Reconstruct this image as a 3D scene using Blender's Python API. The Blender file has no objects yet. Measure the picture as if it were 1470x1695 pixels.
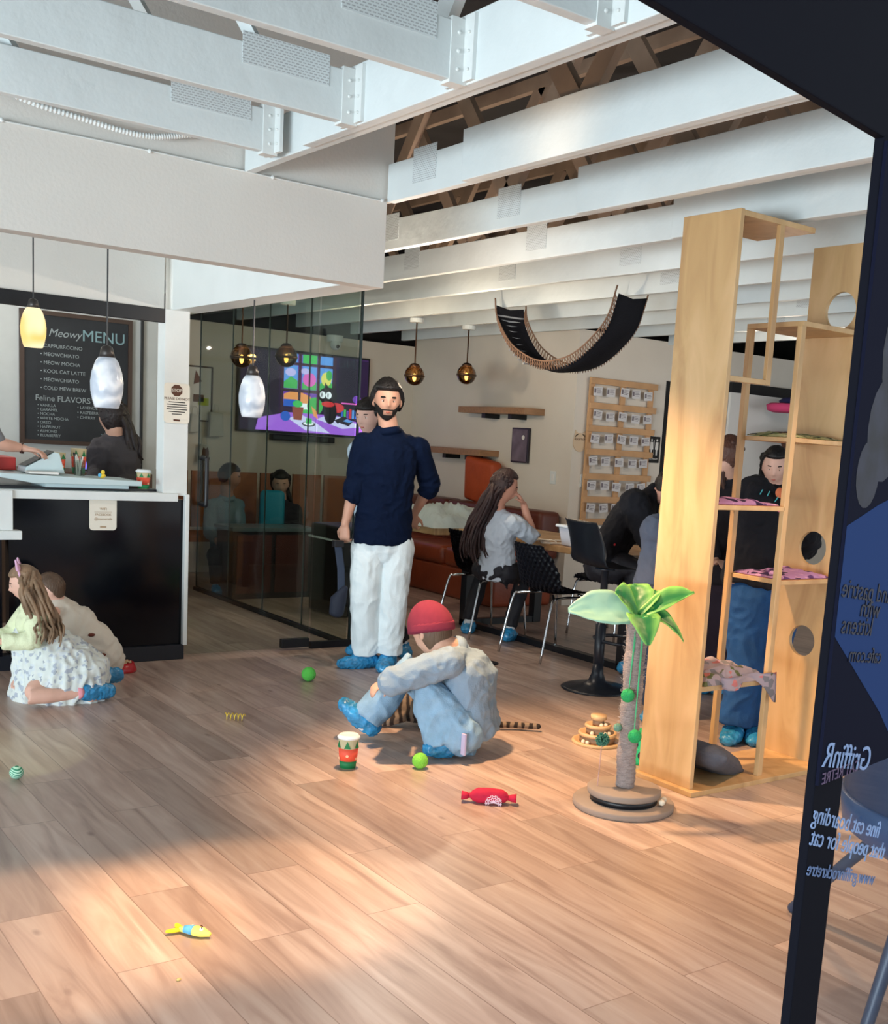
import bpy, bmesh, math, random
from mathutils import Vector, Matrix, noise
S = bpy.context.scene
COL = S.collection
R = math.radians
# ---------------------------------------------------------------- camera
cam_d = bpy.data.cameras.new('camera'); cam = bpy.data.objects.new('camera', cam_d); COL.objects.link(cam)
F_PX = 1848.09; CX, CY = 860.1, 1020.2; W_PX, H_PX = 1470.0, 1695.0
right = Vector((0.79260303, -0.6064083, 0.063635)); down = Vector((-0.04264301, -0.15923822, -0.98631879)); fwd = Vector((0.60824503, 0.77904567, -0.15207177))
m = Matrix.Identity(4)
for i in range(3):
    m[i][0] = right[i]; m[i][1] = -down[i]; m[i][2] = -fwd[i]
m[0][3], m[1][3], m[2][3] = 0, 0, 1.45
cam.matrix_world = m
cam_d.sensor_fit = 'VERTICAL'; cam_d.sensor_height = 36.0
cam_d.lens = F_PX * 36.0 / H_PX
cam_d.shift_x = (W_PX / 2 - CX) / H_PX; cam_d.shift_y = (CY - H_PX / 2) / H_PX
cam_d.clip_start = 0.05
S.camera = cam
# ---------------------------------------------------------------- view, world, lights
S.view_settings.view_transform = 'Standard'; S.view_settings.look = 'None'
S.view_settings.gamma = 1.0; S.view_settings.use_curve_mapping = False
S.view_settings.exposure = 0.0
w = bpy.data.worlds.new('daylight'); S.world = w; w.use_nodes = True
w.node_tree.nodes['Background'].inputs[0].default_value = (0.84, 0.94, 1.0, 1)
w.node_tree.nodes['Background'].inputs[1].default_value = 1.0
_n = w.node_tree.nodes; _l = w.node_tree.links; _tc = _n.new('ShaderNodeTexCoord'); _sx = _n.new('ShaderNodeSeparateXYZ'); _r = _n.new('ShaderNodeValToRGB')
_mr = _n.new('ShaderNodeMapRange'); _mr.inputs['From Min'].default_value = -0.3; _mr.inputs['From Max'].default_value = 0.5
_l.new(_tc.outputs['Generated'], _sx.inputs[0]); _l.new(_sx.outputs['Z'], _mr.inputs[0]); _l.new(_mr.outputs[0], _r.inputs[0]); _l.new(_r.outputs[0], _n['Background'].inputs[0])
_r.color_ramp.elements[0].color = (1.75, 1.88, 1.92, 1); _r.color_ramp.elements[1].color = (0.80, 0.90, 0.98, 1)
def area(name, loc, target, sx, sy, power, color):
    d = bpy.data.lights.new(name, 'AREA'); d.shape = 'RECTANGLE'; d.size = sx; d.size_y = sy; d.energy = power; d.color = color
    o = bpy.data.objects.new(name, d); COL.objects.link(o); o.location = loc
    o.rotation_euler = (Vector(target) - Vector(loc)).to_track_quat('-Z', 'Y').to_euler(); return o
def spot(name, loc, target, power, color, cone, blend, soft):
    d = bpy.data.lights.new(name, 'SPOT'); d.energy = power; d.color = color; d.spot_size = R(cone); d.spot_blend = blend; d.shadow_soft_size = soft
    o = bpy.data.objects.new(name, d); COL.objects.link(o); o.location = loc
    o.rotation_euler = (Vector(target) - Vector(loc)).to_track_quat('-Z', 'Y').to_euler(); return o
def point(name, loc, power, color, soft=0.05):
    d = bpy.data.lights.new(name, 'POINT'); d.energy = power; d.color = color; d.shadow_soft_size = soft
    o = bpy.data.objects.new(name, d); COL.objects.link(o); o.location = loc; return o
COOL = (0.80, 0.93, 1.0); WARM = (1.0, 0.62, 0.33)
area('window_daylight_left', (-6.0, 0.5, 0.6), (2.5, 5.5, 1.7), 6.0, 1.1, 620, COOL)
spot('spot_lamp_floor_right', (2.55, 4.25, 2.44), (3.2, 3.45, 0), 430, WARM, 76, 0.75, 0.06)
spot('sun_patch_spot_left', (0.95, 2.9, 2.44), (0.85, 3.1, 0), 215, WARM, 27, 0.45, 0.08)  # unseen spot standing in for the sun patch on the left floor
spot('sun_patch_spot_middle', (1.5, 2.85, 2.44), (1.42, 3.05, 0), 225, WARM, 28, 0.5, 0.08)  # second stand-in spot, widens that sun patch to the right
spot('fill_spot_floor_near', (1.7, 1.95, 2.44), (1.45, 2.0, 0), 170, (1.0, 0.80, 0.66), 66, 0.9, 0.10)  # added fill without a fixture, brightens the near floor
spot('fill_spot_tower', (2.3, 2.75, 2.44), (3.6, 3.25, 0.55), 26, WARM, 52, 0.8, 0.06)  # added fill that lifts the lower part of the tower
spot('spot_lamp_chair', (4.1, 2.55, 2.44), (3.7, 2.7, 0.0), 110, WARM, 84, 0.8, 0.06)
spot('spot_lamp_joists', (2.3, 3.25, 2.45), (2.62, 3.3, 2.62), 1.6, WARM, 120, 1.0, 0.04)
point('fill_light_center', (3.25, 5.35, 2.0), 28, (1.0, 0.84, 0.70), 0.008)  # unseen fill added for the dim middle of the floor
point('fill_light_table', (4.4, 6.5, 2.0), 26, (1.0, 0.80, 0.58), 0.04)  # fill light with no fixture, added on the table side
point('room_lamp_far', (7.2, 6.0, 2.2), 18, (1.0, 0.84, 0.68), 0.04)
point('room_lamp_kitchen', (1.9, 7.8, 2.25), 14, (1.0, 0.95, 0.86), 0.04)
point('room_lamp_vestibule', (4.6, 8.2, 2.0), 20, (1.0, 0.78, 0.55), 0.04)
# ---------------------------------------------------------------- helpers
spot('reflected_sunlight', (0.30, 3.2, 2.0), (1.18, 4.95, 0), 60, (0.82, 1.0, 0.42), 13, 0.35, 0.01)
def lin(c): return tuple((x/255/12.92) if x/255 <= 0.04045 else ((x/255+0.055)/1.055)**2.4 for x in c) + (1,)
MATS = {}
def mat(name, rgb, rough=0.6, metal=0.0, emit=None, es=1.0, var=0.0, scale=12, bump=0.0, bscale=60, trans=0.0, spec=0.5, stretch=(1,1,1), coat=0.0):
    """plain procedural material: colour with noise variation and noise bump"""
    if name in MATS: return MATS[name]
    M = bpy.data.materials.new(name); M.use_nodes = True; n = M.node_tree.nodes; l = M.node_tree.links
    b = n['Principled BSDF']; b.inputs['Base Color'].default_value = lin(rgb); b.inputs['Roughness'].default_value = rough
    b.inputs['Metallic'].default_value = metal; b.inputs['Specular IOR Level'].default_value = spec
    if coat: b.inputs['Coat Weight'].default_value = coat
    tc = n.new('ShaderNodeTexCoord'); mp = n.new('ShaderNodeMapping'); mp.inputs['Scale'].default_value = stretch
    l.new(tc.outputs['Object'], mp.inputs['Vector'])
    if var:
        t = n.new('ShaderNodeTexNoise'); t.inputs['Scale'].default_value = scale; t.inputs['Detail'].default_value = 5
        r = n.new('ShaderNodeValToRGB'); r.color_ramp.elements[0].position = 0.3; r.color_ramp.elements[1].position = 0.7
        r.color_ramp.elements[0].color = tuple(max(0, x*(1-var)) for x in lin(rgb)[:3]) + (1,)
        r.color_ramp.elements[1].color = tuple(min(1, x*(1+var*0.6)) for x in lin(rgb)[:3]) + (1,)
        l.new(mp.outputs[0], t.inputs['Vector']); l.new(t.outputs['Fac'], r.inputs[0]); l.new(r.outputs[0], b.inputs['Base Color'])
    if bump:
        t2 = n.new('ShaderNodeTexNoise'); t2.inputs['Scale'].default_value = bscale; t2.inputs['Detail'].default_value = 4
        bp = n.new('ShaderNodeBump'); bp.inputs['Strength'].default_value = bump; bp.inputs['Distance'].default_value = 0.01
        l.new(mp.outputs[0], t2.inputs['Vector']); l.new(t2.outputs['Fac'], bp.inputs['Height']); l.new(bp.outputs[0], b.inputs['Normal'])
    if emit: b.inputs['Emission Color'].default_value = lin(emit); b.inputs['Emission Strength'].default_value = es
    if trans: b.inputs['Transmission Weight'].default_value = trans
    MATS[name] = M; return M
def glassy(name, tint, refl, rough=0.0):
    """thin pane: transparent with a tint plus a Fresnel sheen"""
    if name in MATS: return MATS[name]
    M = bpy.data.materials.new(name); M.use_nodes = True; n = M.node_tree.nodes; l = M.node_tree.links; n.remove(n['Principled BSDF'])
    o = n['Material Output']; t = n.new('ShaderNodeBsdfTransparent'); t.inputs[0].default_value = tint
    g = n.new('ShaderNodeBsdfGlossy'); g.inputs['Roughness'].default_value = rough; mx = n.new('ShaderNodeMixShader')
    f = n.new('ShaderNodeFresnel'); f.inputs[0].default_value = 1.5; mu = n.new('ShaderNodeMath'); mu.operation = 'MULTIPLY'; mu.inputs[1].default_value = refl
    l.new(f.outputs[0], mu.inputs[0]); l.new(mu.outputs[0], mx.inputs[0]); l.new(t.outputs[0], mx.inputs[1]); l.new(g.outputs[0], mx.inputs[2]); l.new(mx.outputs[0], o.inputs[0])
    MATS[name] = M; return M
def props(o, label, cat, group=None, kind=None):
    if label: o['label'] = label
    if cat: o['category'] = cat
    if group: o['group'] = group
    if kind: o['kind'] = kind
    return o
def thing(name, label, cat, loc=(0,0,0), rotz=0, group=None):
    o = bpy.data.objects.new(name, None); COL.objects.link(o); o.location = loc; o.rotation_euler = (0,0,rotz); o.empty_display_size = 0.05
    return props(o, label, cat, group)
def obj(name, bm, m=None, parent=None, smooth=False, bevel=0.0, world=False, label=None):
    me = bpy.data.meshes.new(name)
    if isinstance(bm, bmesh.types.BMesh):
        bmesh.ops.recalc_face_normals(bm, faces=bm.faces); bm.to_mesh(me); bm.free()
    else: me = bm
    o = bpy.data.objects.new(name, me); COL.objects.link(o)
    for mm in (m if isinstance(m, (list, tuple)) else [m]):
        if mm: me.materials.append(mm)
    if smooth:
        for p in me.polygons: p.use_smooth = True
    if bevel:
        md = o.modifiers.new('bevel', 'BEVEL'); md.width = bevel; md.segments = 2; md.limit_method = 'ANGLE'
    if parent:
        o.parent = parent
        if world: o.matrix_parent_inverse = (Matrix.Translation(parent.location) @ parent.rotation_euler.to_matrix().to_4x4()).inverted()
    if label: o['label'] = label
    return o
def B(): return bmesh.new()
def bx(bm, x0, x1, y0, y1, z0, z1, mi=0, mat4=None):
    v = [bm.verts.new((x, y, z)) for z in (z0, z1) for y in (y0, y1) for x in (x0, x1)]
    if mat4:
        for q in v: q.co = mat4 @ q.co
    for f in ((0,2,3,1),(4,5,7,6),(0,1,5,4),(2,6,7,3),(0,4,6,2),(1,3,7,5)):
        fc = bm.faces.new([v[i] for i in f]); fc.material_index = mi
    return bm
def frame_of(t, s=None):
    t = t.normalized()
    if s is None: s = Vector((0,0,1)) if abs(t.z) < 0.9 else Vector((1,0,0)); s = t.cross(s)
    s = (s - t*s.dot(t)); s = s.normalized() if s.length > 1e-6 else t.orthogonal().normalized()
    return s, t.cross(s)
def sweep(bm, rings, n=12, side=None, caps=True, mi=0):
    """rings: (point, a[, b]) swept as ellipses; rounded ends when caps"""
    pts = [(Vector(r[0]), r[1], r[2] if len(r) > 2 else r[1]) for r in rings]
    full = []
    if caps:
        t0 = (pts[0][0]-pts[1][0]).normalized(); p, a, b = pts[0]; k = min(a, b)
        full += [(p + t0*k*0.98, a*0.2, b*0.2), (p + t0*k*0.8, a*0.6, b*0.6), (p + t0*k*0.45, a*0.89, b*0.89)]
    full += pts
    if caps:
        t1 = (pts[-1][0]-pts[-2][0]).normalized(); p, a, b = pts[-1]; k = min(a, b)
        full += [(p + t1*k*0.45, a*0.89, b*0.89), (p + t1*k*0.8, a*0.6, b*0.6), (p + t1*k*0.98, a*0.2, b*0.2)]
    prev = None; S0 = Vector(side) if side else None
    for i, (p, a, b) in enumerate(full):
        t = (full[min(i+1, len(full)-1)][0] - full[max(i-1, 0)][0])
        s, u = frame_of(t, S0)
        if S0 is None: S0 = s
        ring = [bm.verts.new(p + s*a*math.cos(2*math.pi*k/n) + u*b*math.sin(2*math.pi*k/n)) for k in range(n)]
        if prev:
            for k in range(n):
                f = bm.faces.new((prev[k], prev[(k+1) % n], ring[(k+1) % n], ring[k])); f.material_index = mi
        else: bm.faces.new(ring[::-1]).material_index = mi
        prev = ring
        if not side: S0 = s
    bm.faces.new(prev).material_index = mi
    return bm
def tube(bm, pts, r, n=8, mi=0): return sweep(bm, [(p, r) for p in pts], n, caps=False, mi=mi)
def arc(pts, k=6):
    """Catmull-Rom smoothing of a polyline"""
    P = [Vector(p) for p in pts]; P = [2*P[0]-P[1]] + P + [2*P[-1]-P[-2]]; out = []
    for i in range(1, len(P)-2):
        for j in range(k):
            t = j/k; a, b, c, d = P[i-1], P[i], P[i+1], P[i+2]
            out.append(0.5*((2*b)+(c-a)*t+(2*a-5*b+4*c-d)*t*t+(3*b-a-3*c+d)*t**3))
    out.append(P[-2]); return out
def lathe(bm, prof, n=24, c=(0,0,0), mi=0, sx=1, sy=1):
    prev = None; c = Vector(c)
    for r, z in prof:
        ring = [bm.verts.new(c + Vector((sx*r*math.cos(2*math.pi*k/n), sy*r*math.sin(2*math.pi*k/n), z))) for k in range(n)]
        if prev:
            for k in range(n): bm.faces.new((prev[k], prev[(k+1) % n], ring[(k+1) % n], ring[k])).material_index = mi
        else: bm.faces.new(ring[::-1]).material_index = mi
        prev = ring
    bm.faces.new(prev).material_index = mi; return bm
def ball(bm, c, r, n=14, sc=(1,1,1), mi=0):
    k = n//2; prev = None; top = None; c = Vector(c)
    for i in range(1, k):
        ph = math.pi*i/k
        ring = [bm.verts.new(c + Vector((sc[0]*r*math.sin(ph)*math.cos(2*math.pi*j/n), sc[1]*r*math.sin(ph)*math.sin(2*math.pi*j/n), sc[2]*r*math.cos(ph)))) for j in range(n)]
        if prev:
            for j in range(n): bm.faces.new((prev[j], prev[(j+1) % n], ring[(j+1) % n], ring[j])).material_index = mi
        else:
            t = bm.verts.new(c + Vector((0,0,sc[2]*r)))
            for j in range(n): bm.faces.new((t, ring[j], ring[(j+1) % n])).material_index = mi
        prev = ring
    t = bm.verts.new(c - Vector((0,0,sc[2]*r)))
    for j in range(n): bm.faces.new((t, prev[(j+1) % n], prev[j])).material_index = mi
    return bm
def poly(bm, pts, y, mi=0):
    """flat polygon in the local XZ plane at depth y"""
    f = bm.faces.new([bm.verts.new((p[0], y, p[1])) for p in pts]); f.material_index = mi; return f
def ell(cx, cz, rx, rz, n=18, a0=0, a1=360): return [(cx+rx*math.cos(R(a0+(a1-a0)*k/n)), cz+rz*math.sin(R(a0+(a1-a0)*k/n))) for k in range(n)]
def prism(bm, pts, y0, y1, mi=0):
    a = [bm.verts.new((p[0], y0, p[1])) for p in pts]; b = [bm.verts.new((p[0], y1, p[1])) for p in pts]; n = len(pts)
    bm.faces.new(a).material_index = mi; bm.faces.new(b[::-1]).material_index = mi
    for i in range(n): bm.faces.new((a[i], b[i], b[(i+1) % n], a[(i+1) % n])).material_index = mi
    return bm
DG = lambda: bpy.context.evaluated_depsgraph_get()
def remesh(bm, voxel, smooth=4, fold=0.0, fscale=9.0, seed=0, stretch=(1,1,1)):
    """fuse overlapping closed shapes into one continuous skin"""
    me = bpy.data.meshes.new('tmp'); bmesh.ops.recalc_face_normals(bm, faces=bm.faces); bm.to_mesh(me); bm.free()
    o = bpy.data.objects.new('tmp', me); COL.objects.link(o)
    r = o.modifiers.new('r', 'REMESH'); r.mode = 'VOXEL'; r.voxel_size = voxel
    s = o.modifiers.new('s', 'SMOOTH'); s.iterations = smooth; s.factor = 0.5
    d = DG(); out = bpy.data.meshes.new_from_object(o.evaluated_get(d)); bpy.data.objects.remove(o); bpy.data.meshes.remove(me)
    if fold:
        out.update(); nn = [v.normal.copy() for v in out.vertices]
        for v, q in zip(out.vertices, nn):
            p = Vector((v.co.x*fscale*stretch[0]+seed, v.co.y*fscale*stretch[1], v.co.z*fscale*stretch[2]))
            wv = noise.noise_vector(p*0.6)*0.8; a = 1-abs(noise.noise(p+wv))*3.2; a2 = 1-abs(noise.noise(p*2.1+wv+Vector((5,1,2))))*3.0
            v.co += q*(max(-1, a)*0.6+max(-1, a2)*0.45)*fold
    return out
def text(name, s, size, m, parent, loc, rot=(math.pi/2,0,0), align='CENTER', mirror=False, ext=0.0005, shear=0.0):
    c = bpy.data.curves.new(name, 'FONT'); c.body = s; c.size = size; c.align_x = align; c.align_y = 'CENTER'; c.extrude = ext; c.shear = shear
    o = bpy.data.objects.new(name, c); COL.objects.link(o)
    me = bpy.data.meshes.new_from_object(o.evaluated_get(DG())); bpy.data.objects.remove(o)
    if mirror:
        for v in me.vertices: v.co.x = -v.co.x
    for v in me.vertices: v.co = Matrix.Rotation(rot[2], 3, 'Z') @ (Matrix.Rotation(rot[0], 3, 'X') @ v.co)
    o = obj(name, me, m, parent); o.location = loc; return o
def copy_tree(o, parent=None):
    c = o.copy(); COL.objects.link(c); c.parent = parent
    for ch in o.children: copy_tree(ch, c)
    return c
# ---------------------------------------------------------------- materials
white_paint = mat('white_paint', (226,231,230), 0.55, var=0.05, scale=5, bump=0.10, bscale=30)
beam_paint = mat('beam_paint', (224,232,233), 0.6, var=0.07, scale=3, bump=0.35, bscale=14, stretch=(1,1,1))
wall_paint = mat('wall_paint', (219,216,210), 0.75, var=0.03, scale=3, bump=0.12, bscale=70)
cream_paint = mat('cream_paint', (222,214,202), 0.75, var=0.03, scale=3, bump=0.1, bscale=70)
dark_roof = mat('dark_roof', (38,36,38), 0.9, var=0.3, scale=5)
attic_wood = mat('attic_wood', (150,128,110), 0.8, var=0.2, scale=6)
black = mat('black_metal', (16,18,24), 0.4)
navy_board = mat('navy_board', (6,8,16), 0.12, var=0.1, spec=0.25)
chrome = mat('chrome', (200,202,205), 0.15, metal=1.0)
black_plastic = mat('black_plastic', (20,23,30), 0.38, bump=0.05)
wood_shelf = mat('shelf_wood', (160,120,86), 0.5, var=0.2, scale=6, stretch=(1,8,8))
rack_wood = mat('rack_wood', (205,160,116), 0.55, var=0.15, scale=6)
paper = mat('paper', (232,230,226), 0.8)
glass = glassy('clear_glass', (0.86, 0.90, 0.88, 1), 0.22)
cover_blue = mat('shoe_cover_blue', (52,150,205), 0.25, var=0.45, scale=22, bump=0.9, bscale=38, coat=0.3)
green_felt = mat('green_felt', (40,165,95), 0.95, var=0.2, scale=60, bump=0.8, bscale=160)
def wood_mat(name, a, b, c, rough, ax, gs):
    M = bpy.data.materials.new(name); M.use_nodes = True; n = M.node_tree.nodes; l = M.node_tree.links; P = n['Principled BSDF']
    tc = n.new('ShaderNodeTexCoord'); mp = n.new('ShaderNodeMapping'); mp.inputs['Scale'].default_value = ax
    t = n.new('ShaderNodeTexNoise'); t.inputs['Scale'].default_value = gs; t.inputs['Detail'].default_value = 8; t.inputs['Distortion'].default_value = 1.2
    r = n.new('ShaderNodeValToRGB'); e = r.color_ramp.elements; e[0].position = 0.28; e[0].color = lin(c); e[1].position = 0.72; e[1].color = lin(a)
    x = e.new(0.5); x.color = lin(b)
    l.new(tc.outputs['Object'], mp.inputs[0]); l.new(mp.outputs[0], t.inputs[0]); l.new(t.outputs['Fac'], r.inputs[0]); l.new(r.outputs[0], P.inputs['Base Color'])
    P.inputs['Roughness'].default_value = rough; MATS[name] = M; return M
plywood = wood_mat('maple_plywood', (210,174,128), (198,162,114), (178,140,96), 0.42, (2.2,2.2,0.55), 3.2)
ply_edge = wood_mat('plywood_edge', (196,150,104), (178,134,92), (158,112,72), 0.5, (1,1,14), 5)
table_wood = wood_mat('table_wood', (196,160,116), (176,138,96), (150,112,74), 0.5, (6,0.8,1), 4)
def floor_mat():
    M = bpy.data.materials.new('floor_planks'); M.use_nodes = True; n = M.node_tree.nodes; l = M.node_tree.links; P = n['Principled BSDF']
    tc = n.new('ShaderNodeTexCoord'); mp = n.new('ShaderNodeMapping'); mp.inputs['Rotation'].default_value = (0,0,R(90)); mp.inputs['Location'].default_value = (0.3, 0.04, 0)
    l.new(tc.outputs['Object'], mp.inputs[0])
    br = n.new('ShaderNodeTexBrick'); br.offset = 0.37; br.inputs['Scale'].default_value = 1.0; br.inputs['Brick Width'].default_value = 1.25; br.inputs['Row Height'].default_value = 0.19
    br.inputs['Mortar Size'].default_value = 0.0016; br.inputs['Mortar Smooth'].default_value = 0.1; br.inputs['Bias'].default_value = 0.0
    br.inputs['Color1'].default_value = (0,0,0,1); br.inputs['Color2'].default_value = (1,1,1,1); br.inputs['Mortar'].default_value = (0.5,0.5,0.5,1)
    l.new(mp.outputs[0], br.inputs['Vector'])
    # each board shifts the grain so that boards differ
    sep = n.new('ShaderNodeSeparateXYZ'); l.new(mp.outputs[0], sep.inputs[0])
    fl = n.new('ShaderNodeMath'); fl.operation = 'DIVIDE'; fl.inputs[1].default_value = 0.19; l.new(sep.outputs['Y'], fl.inputs[0])
    fr = n.new('ShaderNodeMath'); fr.operation = 'FLOOR'; l.new(fl.outputs[0], fr.inputs[0])
    ms = n.new('ShaderNodeMath'); ms.operation = 'MULTIPLY'; ms.inputs[1].default_value = 7.31; l.new(fr.outputs[0], ms.inputs[0])
    m2 = n.new('ShaderNodeMath'); m2.operation = 'MULTIPLY'; m2.inputs[1].default_value = 9.7; l.new(br.outputs['Color'], m2.inputs[0])
    ad = n.new('ShaderNodeMath'); ad.operation = 'ADD'; l.new(ms.outputs[0], ad.inputs[0]); l.new(m2.outputs[0], ad.inputs[1])
    cmb = n.new('ShaderNodeCombineXYZ'); l.new(ad.outputs[0], cmb.inputs['Z']); va = n.new('ShaderNodeVectorMath'); l.new(mp.outputs[0], va.inputs[0]); l.new(cmb.outputs[0], va.inputs[1])
    st = n.new('ShaderNodeMapping'); st.inputs['Scale'].default_value = (1.1, 11, 1); l.new(va.outputs[0], st.inputs[0])
    g = n.new('ShaderNodeTexNoise'); g.inputs['Scale'].default_value = 1.6; g.inputs['Detail'].default_value = 9; g.inputs['Distortion'].default_value = 0.9; l.new(st.outputs[0], g.inputs['Vector'])
    r = n.new('ShaderNodeValToRGB'); e = r.color_ramp.elements; e[0].position = 0.2; e[0].color = lin((142,116,104)); e[1].position = 0.8; e[1].color = lin((206,188,176))
    x = e.new(0.5); x.color = lin((184,160,147)); l.new(g.outputs['Fac'], r.inputs[0])
    # knots
    kn = n.new('ShaderNodeTexVoronoi'); kn.inputs['Scale'].default_value = 2.6; k2 = n.new('ShaderNodeMapping'); k2.inputs['Scale'].default_value = (1, 2.2, 1); l.new(va.outputs[0], k2.inputs[0]); l.new(k2.outputs[0], kn.inputs['Vector'])
    kr = n.new('ShaderNodeValToRGB'); kr.color_ramp.elements[0].position = 0.0; kr.color_ramp.elements[0].color = (0.35,0.26,0.24,1); kr.color_ramp.elements[1].position = 0.085; kr.color_ramp.elements[1].color = (1,1,1,1)
    l.new(kn.outputs['Distance'], kr.inputs[0])
    mx = n.new('ShaderNodeMix'); mx.data_type = 'RGBA'; mx.blend_type = 'MULTIPLY'; mx.inputs[0].default_value = 0.8; l.new(r.outputs[0], mx.inputs[6]); l.new(kr.outputs[0], mx.inputs[7])
    tone = n.new('ShaderNodeMapRange'); tone.inputs['To Min'].default_value = 0.74; tone.inputs['To Max'].default_value = 1.16; l.new(br.outputs['Color'], tone.inputs[0])
    m3 = n.new('ShaderNodeMix'); m3.data_type = 'RGBA'; m3.blend_type = 'MULTIPLY'; m3.inputs[0].default_value = 1; l.new(mx.outputs[2], m3.inputs[6]); l.new(tone.outputs[0], m3.inputs[7])
    m4 = n.new('ShaderNodeMix'); m4.data_type = 'RGBA'; l.new(br.outputs['Fac'], m4.inputs[0]); l.new(m3.outputs[2], m4.inputs[6]); m4.inputs[7].default_value = lin((142,118,106))
    l.new(m4.outputs[2], P.inputs['Base Color']); P.inputs['Roughness'].default_value = 0.33
    bp = n.new('ShaderNodeBump'); bp.inputs['Strength'].default_value = 0.12; bp.inputs['Distance'].default_value = 0.004; l.new(g.outputs['Fac'], bp.inputs['Height']); l.new(bp.outputs[0], P.inputs['Normal'])
    return M
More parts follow.
